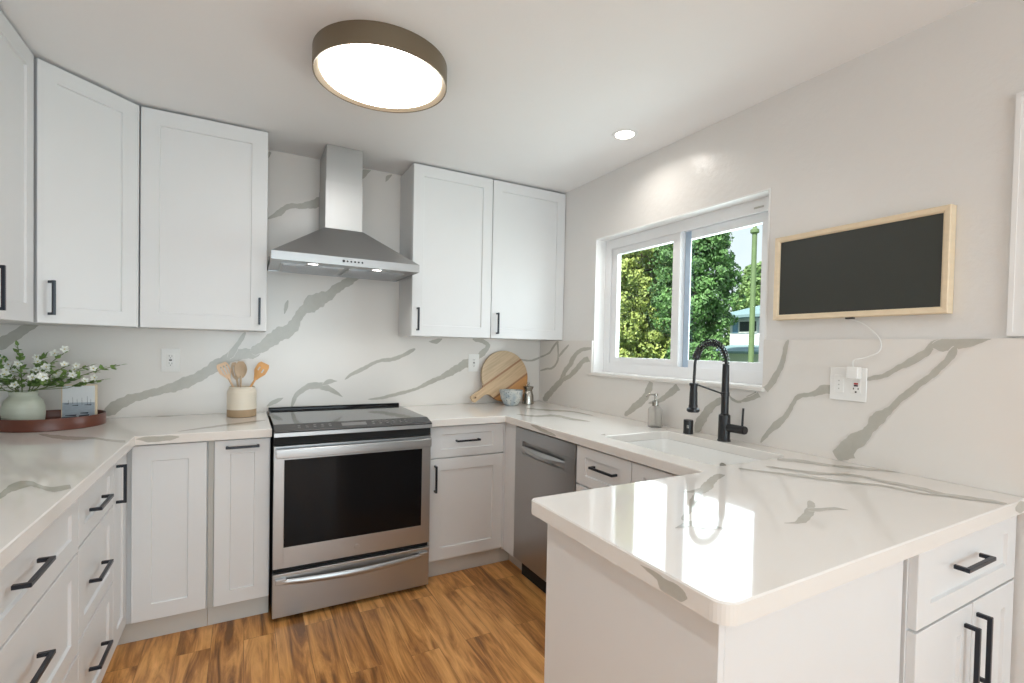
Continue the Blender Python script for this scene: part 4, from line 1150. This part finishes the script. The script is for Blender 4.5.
def utensil(name, label, base, top, head, m, roll=0.0):
    """wooden utensil: handle from base to neck, head polygon in its own plane. head: list of (u, v) and holes"""
    base = Vector(base); top = Vector(top)
    d = (top-base).normalized()
    L = (top-base).length
    o = thing(name, label, 'utensil', base, 0, 'wooden utensils in the crock')
    side = d.cross(Vector((0, 1, 0))).normalized(); nrm = d.cross(side)
    q = Matrix((side, nrm, d)).transposed().to_quaternion() @ Matrix.Rotation(roll, 4, 'Z').to_quaternion()
    Lh = L-head['len']
    hb = MB().tube([q @ Vector((0, 0, s*Lh)) for s in (0, .3, .7, 1)]+[q @ Vector((0, 0, Lh+.012))], [.0055, .006, .005, .0055, .004], 10)
    hb.build('handle', m, o)
    mb = MB(); W = head['w']; ln = head['len']; n = 18
    # bowl-like blade as grid with thickness
    cols = 9; V = []; T = []
    for i in range(n+1):
        u = i/n
        wv = head['prof'](u)*W
        for j in range(cols):
            s = (j/(cols-1))*2-1
            dpth = head['dish']*(1-s*s)*math.sin(PI*min(1, u*1.1))
            V.append(q @ Vector((s*wv, dpth+.0018, Lh+u*ln))); T.append(q @ Vector((s*wv, dpth-.0018, Lh+u*ln)))
    F_ = []; o_ = len(V)
    slot = head.get('slots', ())
    def hole(i, j): return any(a <= i < b and j == c for a, b, c in slot)
    for i in range(n):
        for j in range(cols-1):
            if hole(i, j): 
                a, b, c, d2 = i*cols+j, i*cols+j+1, (i+1)*cols+j+1, (i+1)*cols+j
                if not hole(i, j-1): F_.append((a, d2, d2+o_, a+o_))
                if not hole(i, j+1): F_.append((b, b+o_, c+o_, c))
                if not hole(i-1, j): F_.append((a, a+o_, b+o_, b))
                if not hole(i+1, j): F_.append((d2, c, c+o_, d2+o_))
                continue
            a, b, c, d2 = i*cols+j, i*cols+j+1, (i+1)*cols+j+1, (i+1)*cols+j
            F_.append((a, b, c, d2)); F_.append((a+o_, d2+o_, c+o_, b+o_))
    for i in range(n):
        F_.append((i*cols, (i+1)*cols, (i+1)*cols+o_, i*cols+o_)); e = cols-1
        F_.append((i*cols+e, i*cols+e+o_, (i+1)*cols+e+o_, (i+1)*cols+e))
    for j in range(cols-1):
        F_.append((j, j+o_, j+1+o_, j+1)); k = n*cols
        F_.append((k+j, k+j+1, k+j+1+o_, k+j+o_))
    mb.mesh(V+T, F_)
    mb.build('head', m, o, angle=50)
    return o
spat = lambda u: .28+.72*min(1, u*2.2)**1.2 if u < .75 else 1-.25*((u-.75)/.25)**2
oval = lambda u: max(.10, math.sin(PI*(.07+.86*u))**.65)
zb = CT+.020
utensil('slotted_turner', 'pale wooden slotted turner leaning left in the crock', (ckx+.020, cky+.012, zb), (ckx-.098, cky+.006, CT+.288),
        dict(len=.092, w=.029, dish=.003, prof=spat, slots=((5, 15, 1), (5, 15, 3), (5, 15, 5))), M['woodA'], .15)
utensil('wooden_whisk_spoon', 'grey-brown slotted wooden spoon standing in the middle of the crock', (ckx+.004, cky+.036, zb), (ckx-.040, cky+.040, CT+.292),
        dict(len=.095, w=.021, dish=.004, prof=oval, slots=((4, 14, 2), (4, 14, 5))), M['woodB'], .2)
utensil('wooden_spoon', 'brown round-headed wooden spoon in the crock', (ckx-.006, cky-.010, zb), (ckx-.006, cky-.012, CT+.300),
        dict(len=.090, w=.030, dish=-.008, prof=oval), M['woodB'], -.2)
utensil('wooden_spoon', 'amber wooden spoon leaning right in the crock', (ckx-.035, cky-.030, zb), (ckx+.110, cky-.024, CT+.290),
        dict(len=.100, w=.031, dish=.008, prof=lambda u: spat(u)*(1 if u < .9 else .95), slots=((8, 12, 2), (9, 13, 5))), M['woodC'], -.25)

# round striped board leaning on the slab: local x along the handle, local z across the strips
bd_c = Vector((-.338, 0, 1.110)); R = .187
ang = math.atan2(-.160, -.262)       # handle direction in the wall plane (x,z)
t = MB(); pts = []
a_half = math.asin(.045/R)
NN = 64
for i in range(NN+1):
    th = a_half+(2*PI-2*a_half)*i/NN
    pts.append((R*math.cos(th), R*math.sin(th)))
hl = .318
hp = [(R+.012, -.030), (R+.030, -.0245), (hl-.035, -.0265), (hl-.010, -.028), (hl-.002, -.018), (hl, 0), (hl-.002, .018), (hl-.010, .028), (hl-.035, .0265), (R+.030, .0245), (R+.012, .030)]
outline = pts+hp
bm = t.bm
th_ = .0085
fr_ = [bm.verts.new((x, -th_, z)) for x, z in outline]; bk = [bm.verts.new((x, th_, z)) for x, z in outline]
hc = [(hl-.030+.0075*math.cos(2*PI*i/14), .0075*math.sin(2*PI*i/14)) for i in range(14)]
hf = [bm.verts.new((x, -th_, z)) for x, z in hc]; hk = [bm.verts.new((x, th_, z)) for x, z in hc]
for A, B_ in ((fr_, bk), (hf, hk)):
    k = len(A)
    for i in range(k):
        j = (i+1) % k; bm.faces.new((A[i], A[j], B_[j], B_[i]))
for A, B_ in ((fr_, hf), (bk, hk)):
    ed = []
    for Lp in (A, B_):
        k = len(Lp)
        for i in range(k): ed.append(bm.edges.get((Lp[i], Lp[(i+1) % k])) or bm.edges.new((Lp[i], Lp[(i+1) % k])))
    bmesh.ops.triangle_fill(bm, use_beauty=True, use_dissolve=False, edges=ed)
brd = t.build('cutting_board', M['board'], smooth=False)
tag(brd, 'round striped wooden board with a short handle leaning on the slab', 'cutting board')
tilt = math.asin(.060/.37)
# turn the handle to its direction, then lean the top back to the wall
rot_in = Matrix.Rotation(-(ang), 4, 'Y')
lean = Matrix.Rotation(-tilt, 4, 'X')
brd.matrix_world = Matrix.Translation((bd_c.x, -.045, bd_c.z-.0005)) @ lean @ rot_in

t = thing('bowl', 'small speckled grey-blue bowl in front of the round board', 'bowl', (-.362, -.195, CT))
MB().lathe([(0, .001), (.040, .001), (.045, .004), (.052, .012), (.072, .050), (.083, .104), (.0835, .108), (.0805, .108), (.069, .052), (.048, .016), (0, .010)], n=48).build('vessel', M['speckle'], t)
t = thing('shaker', 'small glass and pewter shaker beside the speckled bowl', 'shaker', (-.207, -.165, CT))
MB().lathe([(0, .001), (.040, .001), (.0425, .004), (.0425, .012), (.039, .060), (.030, .098), (.028, .100), (.026, .098), (.035, .058), (.038, .012), (0, .008)], n=32).build('glass_body', M['pewter'], t)
MB().lathe([(.0285, .1005), (.031, .104), (.038, .122), (.040, .128), (.034, .130), (.010, .134), (.008, .142), (.011, .148), (.010, .156), (0, .160)], n=32).build('cap', M['pewter'], t)

# ------------------------------------------------------------------ tray, vase, flowers, framed photograph
tx, ty, tr = -2.760, -.202, .190
t = thing('tray', 'round red-brown wooden tray on the worktop at the left', 'tray', (tx, ty, CT))
MB().lathe([(0, .0008), (tr-.002, .0008), (tr, .003), (tr, .052), (tr-.001, .0535), (tr-.006, .0535), (tr-.007, .052), (tr-.007, .010), (tr-.009, .008), (0, .008)], n=72).build('bowl', M['walnut'], t)
vx, vy, vz = -2.853, -.215, CT+.0085
t = thing('vase', 'squat pale green glazed vase on the round tray', 'vase', (vx, vy, vz))
MB().lathe([(0, .0005), (.056, .0005), (.063, .004), (.069, .020), (.0725, .055), (.0715, .085), (.064, .112), (.052, .128), (.0475, .134), (.047, .146), (.0500, .152), (.0485, .155), (.045, .152),
            (.043, .140), (.046, .128), (.060, .108), (.067, .080), (.066, .04), (.055, .010), (0, .008)], n=56).build('body', M['celadon'], t)

rf = random.Random(5)
fb = thing('flower_bouquet', 'loose bunch of white blossoms and green leaves in the pale vase', 'flowers', (vx, vy, vz+.012))
def leaf(mb, p, d, L, w, up):
    d = d.normalized(); s = d.cross(up)
    if s.length < 1e-3: s = d.orthogonal()
    s.normalize(); nrm = s.cross(d)
    pts = [p, p+d*L*.3+s*w-nrm*L*.04, p+d*L*.3+nrm*L*.03, p+d*L*.3-s*w-nrm*L*.04, p+d*L*.65+s*w*.8-nrm*L*.06, p+d*L*.65+nrm*L*.0, p+d*L*.65-s*w*.8-nrm*L*.06, p+d*L-nrm*L*.12]
    mb.mesh(pts, [(0, 2, 1), (0, 3, 2), (1, 2, 5, 4), (2, 3, 6, 5), (4, 5, 7), (5, 6, 7)])
def rv(r): return Vector((r.uniform(-1, 1), r.uniform(-1, 1), r.uniform(-1, 1)))
stems = []
# (end x, y, z relative to bouquet base, leaf count, blossoms)
ends = [(.345, -.03, .262, 16, 2), (.290, -.06, .195, 14, 2), (.215, .05, .255, 12, 3), (.145, -.04, .315, 12, 4), (.060, .03, .300, 12, 3),
        (-.005, -.05, .345, 10, 1), (-.075, .03, .290, 12, 3), (-.125, -.08, .215, 12, 4), (-.02, -.12, .215, 12, 4), (.09, -.10, .210, 12, 3),
        (-.16, .06, .250, 10, 2), (-.20, -.03, .190, 10, 3), (.03, .09, .25, 10, 2), (.13, .07, .205, 10, 2), (-.06, -.10, .27, 10, 2), (.16, -.09, .255, 8, 2)]
for ex, ey, ez, nl, nb in ends:
    a = rf.uniform(0, 6.28)
    st = bez((rf.uniform(-.02, .02), rf.uniform(-.02, .02), .004), (ex*.05, ey*.05, .10), (ex*.35, ey*.4, ez*.78), (ex, ey, ez), 18)
    # keep the lower stem inside the neck
    for p in st:
        if p.z < .150:
            m_ = math.hypot(p.x, p.y); lim = .034
            if m_ > lim: p.x *= lim/m_; p.y *= lim/m_
    so = MB().tube(st, [.0022]*12+[.0017]*7, 6).build('stem', M['stem'], fb)
    lb = MB()
    ks = [q for q in range(len(st)) if st[q].z > .160]
    for q in range(int(nl*3.2)):
        i = ks[int(rf.random()**1.15*(len(ks)-1))]
        p = st[i]; d = (st[min(len(st)-1, i+1)]-st[i-1]).normalized()
        dd = (d*.7+rv(rf)*.8)
        if p.z < .20: dd.z = abs(dd.z)*.6
        leaf(lb, p, dd, rf.uniform(.020, .036), rf.uniform(.006, .010), Vector((0, 0, 1))+rv(rf)*.5)
    leaf(lb, st[-1], (st[-1]-st[-3]), .03, .007, Vector((0, 0, 1)))
    lb.build('leaves', M['leafd'], so, smooth=False, recalc=False)
    for q in range(nb):
        i = ks[min(len(ks)-1, int(len(ks)*(.25+.7*(q+rf.random())/nb)))]
        c_ = st[i]+rv(rf)*.014+Vector((0, -.008, .012))
        fm = MB()
        nd = (Vector((rf.uniform(-.5, .5), -1, rf.uniform(.1, .9)))).normalized()
        e1 = nd.orthogonal().normalized(); e2 = nd.cross(e1); Rr = rf.uniform(.013, .019); ro = rf.uniform(0, 1)
        for k in range(5):
            th = ro+2*PI*k/5; dd = e1*math.cos(th)+e2*math.sin(th); ss = nd.cross(dd)
            b0 = c_+dd*.002
            pts = [b0, c_+dd*Rr*.55+ss*Rr*.42+nd*.003, c_+dd*Rr*.6+nd*.0005, c_+dd*Rr*.55-ss*Rr*.42+nd*.003, c_+dd*Rr+ss*Rr*.22+nd*.005, c_+dd*Rr*1.05+nd*.003, c_+dd*Rr-ss*Rr*.22+nd*.005]
            fm.mesh(pts, [(0, 2, 1), (0, 3, 2), (1, 2, 5, 4), (2, 3, 6, 5)])
        fm.mi = 1
        fm.cyl(c_, c_+nd*.003, .0028, .0015, 8)
        fm.build('blossom', [M['petal'], M['pollen']], so, recalc=False)

# framed photograph leaning at the back of the tray: harbour boats in black and white
t = thing('photo_frame', 'small wood-sided framed black and white boat photograph on the tray', 'picture frame', (-2.673, -.178, CT+.010), math.radians(-6))
MB().box(-.0645, 0, 0, .0645, .019, .176).build('block', M['pine'], t, smooth=False)
ph = MB().box(-.060, -.0012, .004, .060, -.0002, .172)
ph.mi = 1; ph.box(-.060, -.0018, .004, .060, -.0013, .092)
ph.mi = 2
for x, z, w_, h_ in ((-.035, .020, .030, .007), (-.028, .030, .022, .006), (.020, .024, .020, .012), (.022, .040, .016, .006), (-.012, .078, .012, .003), (.035, .080, .014, .003), (-.045, .086, .010, .003)):
    ph.mesh([(x-w_, -.0022, z), (x+w_*.8, -.0022, z-.002), (x+w_, -.0022, z+h_), (x-w_*.9, -.0022, z+h_*.6)], [(0, 1, 2, 3)])
for x, z0, z1 in ((-.022, .085, .118), (-.006, .082, .110), (.012, .080, .114), (.032, .082, .122), (.045, .082, .108), (-.038, .085, .104)):
    ph.mesh([(x, -.0022, z0), (x+.0014, -.0022, z0), (x+.0008, -.0022, z1), (x, -.0022, z1)], [(0, 1, 2, 3)])
ph.build('photograph', [M['photo_sky'], M['photo_sea'], M['photo_dark']], t, smooth=False)

# ------------------------------------------------------------------ outside the window
M['bark'] = mat('bark', (0.10, 0.075, 0.05), 0.9, var=.3)
M['grass'] = mat('lawn', (0.10, 0.18, 0.05), 0.9, var=.3)
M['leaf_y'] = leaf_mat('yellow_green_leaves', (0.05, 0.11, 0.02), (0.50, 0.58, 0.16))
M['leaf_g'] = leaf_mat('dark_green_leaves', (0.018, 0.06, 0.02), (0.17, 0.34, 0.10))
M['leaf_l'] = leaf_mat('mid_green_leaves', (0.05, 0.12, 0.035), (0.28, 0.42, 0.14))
M['siding'] = mat('white_siding', (0.74, 0.77, 0.80), 0.6, var=.03)
M['roof'] = mat('blue_grey_shingles', (0.20, 0.30, 0.33), 0.8, var=.12, scale=30)
M['glass_dark'] = mat('dark_window_glass', (0.05, 0.06, 0.07), 0.1)
M['shutter'] = mat('blue_shutter', (0.18, 0.33, 0.50), 0.5)
M['ivy'] = mat('green_painted_post', (0.13, 0.19, 0.085), 0.7, var=.2, scale=10)
G = -1.6
struct('ground', MB().box(.6, -12, G-.2, 60, 60, G), M['grass'], smooth=False)
def tree(name, label, x, y, h, prof, m, nclump, nleaf, size, seed, z_low=.5, leaf=1.0):
    r = random.Random(seed)
    t = thing(name, label, 'tree', (x, y, G))
    tr = MB().tube([(0, 0, 0), (.06, .03, h*.3), (-.04, .05, h*.65), (0, 0, h*.93)], [.20, .16, .09, .03], 10)
    for k in range(14):
        z = h*(.15+.75*k/14); a = r.uniform(0, 6.28); L = prof(z/h)*.75
        tr.tube([(0, 0, z), (math.cos(a)*L*.5, math.sin(a)*L*.5, z+.12), (math.cos(a)*L, math.sin(a)*L, z+.35)], [.05, .035, .012], 6)
    tr.build('trunk', M['bark'], t)
    cl = []
    for k in range(nclump):
        z = h*(z_low/h+(1-z_low/h)*r.random()**.85); R = prof(z/h)
        a = r.uniform(0, 6.28); rr = R*(.35+.65*r.random()**.5)
        cl.append((Vector((math.cos(a)*rr, math.sin(a)*rr, z)), size*r.uniform(.7, 1.35)))
    verts = []; faces = []
    for c_, s in cl:
        for q in range(nleaf):
            d = rv(r)
            if d.length < .05: continue
            d.normalize(); p = c_+Vector((d.x*s, d.y*s, d.z*s*.75))*r.uniform(.75, 1.05)
            nrm = (d+rv(r)*.7).normalized(); e1 = nrm.orthogonal().normalized()
            e1 = (Matrix.Rotation(r.uniform(0, 6.28), 3, nrm) @ e1); e2 = nrm.cross(e1)
            L = r.uniform(.036, .070)*leaf; w_ = L*.55; b = len(verts)
            verts += [tuple(p-e1*L), tuple(p-e2*w_+nrm*.01), tuple(p+e1*L), tuple(p+e2*w_+nrm*.01)]
            faces.append((b, b+1, b+2, b+3))
    me = bpy.data.meshes.new('crown'); me.from_pydata(verts, [], faces); me.materials.append(m)
    o = bpy.data.objects.new('crown', me); scene.collection.objects.link(o); o.parent = t
    return t
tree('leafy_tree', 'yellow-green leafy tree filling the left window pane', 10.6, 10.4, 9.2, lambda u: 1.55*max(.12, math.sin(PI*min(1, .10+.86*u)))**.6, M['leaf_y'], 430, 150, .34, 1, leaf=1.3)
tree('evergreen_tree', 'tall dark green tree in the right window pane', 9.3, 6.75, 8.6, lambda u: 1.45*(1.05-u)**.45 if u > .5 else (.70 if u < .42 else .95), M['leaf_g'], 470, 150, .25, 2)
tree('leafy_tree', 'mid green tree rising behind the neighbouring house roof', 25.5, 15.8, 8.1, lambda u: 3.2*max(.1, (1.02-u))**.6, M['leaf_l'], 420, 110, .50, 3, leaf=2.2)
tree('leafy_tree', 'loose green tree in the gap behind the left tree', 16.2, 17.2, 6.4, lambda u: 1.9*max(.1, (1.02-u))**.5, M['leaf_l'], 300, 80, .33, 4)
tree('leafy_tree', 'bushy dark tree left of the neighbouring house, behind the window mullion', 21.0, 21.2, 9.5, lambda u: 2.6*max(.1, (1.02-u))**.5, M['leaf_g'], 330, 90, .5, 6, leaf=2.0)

tree('leafy_tree', 'round green tree left of the window view', 8.2, 14.2, 6.6, lambda u: 2.0*max(.1, (1.02-u))**.5, M['leaf_l'], 260, 80, .36, 8, leaf=1.4)
tree('leafy_tree', 'broad dark tree farthest left beyond the window', 3.6, 15.5, 7.2, lambda u: 2.3*max(.1, (1.02-u))**.5, M['leaf_g'], 260, 80, .40, 9, leaf=1.5)

# neighbouring house
hs = thing('house', 'white neighbouring house with blue-grey roofs seen through the right pane', 'house', (15.0, 6.5, G))
zz = lambda z: z-G
MB().box(0, -6.0, 0, 6.0, 3.46, zz(2.66)).build('wall', M['siding'], hs, smooth=False)
def hip(x0, y0, x1, y1, z, zr, th=.10):
    mb = MB(); ym0, ym1 = y0+(x1-x0)/2*.8, y1-(x1-x0)/2*.8; xm = (x0+x1)/2
    if ym0 > ym1: ym0 = ym1 = (y0+y1)/2
    V = [(x0, y0, z), (x1, y0, z), (x1, y1, z), (x0, y1, z), (x0, y0, z+th), (x1, y0, z+th), (x1, y1, z+th), (x0, y1, z+th), (xm, ym0, zr), (xm, ym1, zr)]
    return mb.mesh(V, [(3, 2, 1, 0), (0, 1, 5, 4), (1, 2, 6, 5), (2, 3, 7, 6), (3, 0, 4, 7), (4, 5, 8), (5, 6, 9, 8), (6, 7, 9), (7, 4, 8, 9)])
hip(-.50, -6.7, 6.7, 3.80, zz(2.67), zz(4.0)).build('roof', M['roof'], hs, smooth=False)
lr = MB().mesh([(-1.9, -6.2, zz(1.38)), (-1.9, 2.95, zz(1.36)), (-.003, 3.40, zz(1.62)), (-.003, -6.2, zz(1.62)),
                (-1.9, -6.2, zz(1.28)), (-1.9, 2.95, zz(1.28)), (-.003, 3.40, zz(1.28)), (-.003, -6.2, zz(1.28))],
               [(0, 3, 2, 1), (4, 5, 6, 7), (0, 1, 5, 4), (1, 2, 6, 5), (2, 3, 7, 6), (3, 0, 4, 7)])
lr.build('lower_roof', M['roof'], hs, smooth=False)
MB().box(-1.5, -6.0, 0, -.005, 2.8, zz(1.275)).build('lower_wall', M['siding'], hs, smooth=False)
for y0, y1 in ((2.22, 3.04), (1.3, 2.1), (.4, 1.2)):
    wf = MB().box(-.04, y0, zz(2.10), -.002, y1, zz(2.58)).build('window_frame', M['trim'], hs, smooth=False)
    MB().box(-.05, y0+.05, zz(2.15), -.041, y1-.05, zz(2.53)).build('window_pane', M['glass_dark'], wf, smooth=False)
MB().box(-.035, 3.10, zz(2.10), -.002, 3.32, zz(2.52)).build('shutter', M['shutter'], hs, smooth=False)
# tall green post
t = thing('post', 'tall thin green post standing outside the right pane', 'post', (7.0, 3.225, G))
MB().cyl((0, 0, 0), (0, 0, 5.35), .062, .048, 14).build('pole', M['ivy'], t)
MB().lathe([(.05, 5.34), (.085, 5.36), (.085, 5.42), (.04, 5.45), (.03, 5.52), (.055, 5.54), (.055, 5.60), (0, 5.64)], n=16).build('finial', M['ivy'], t)
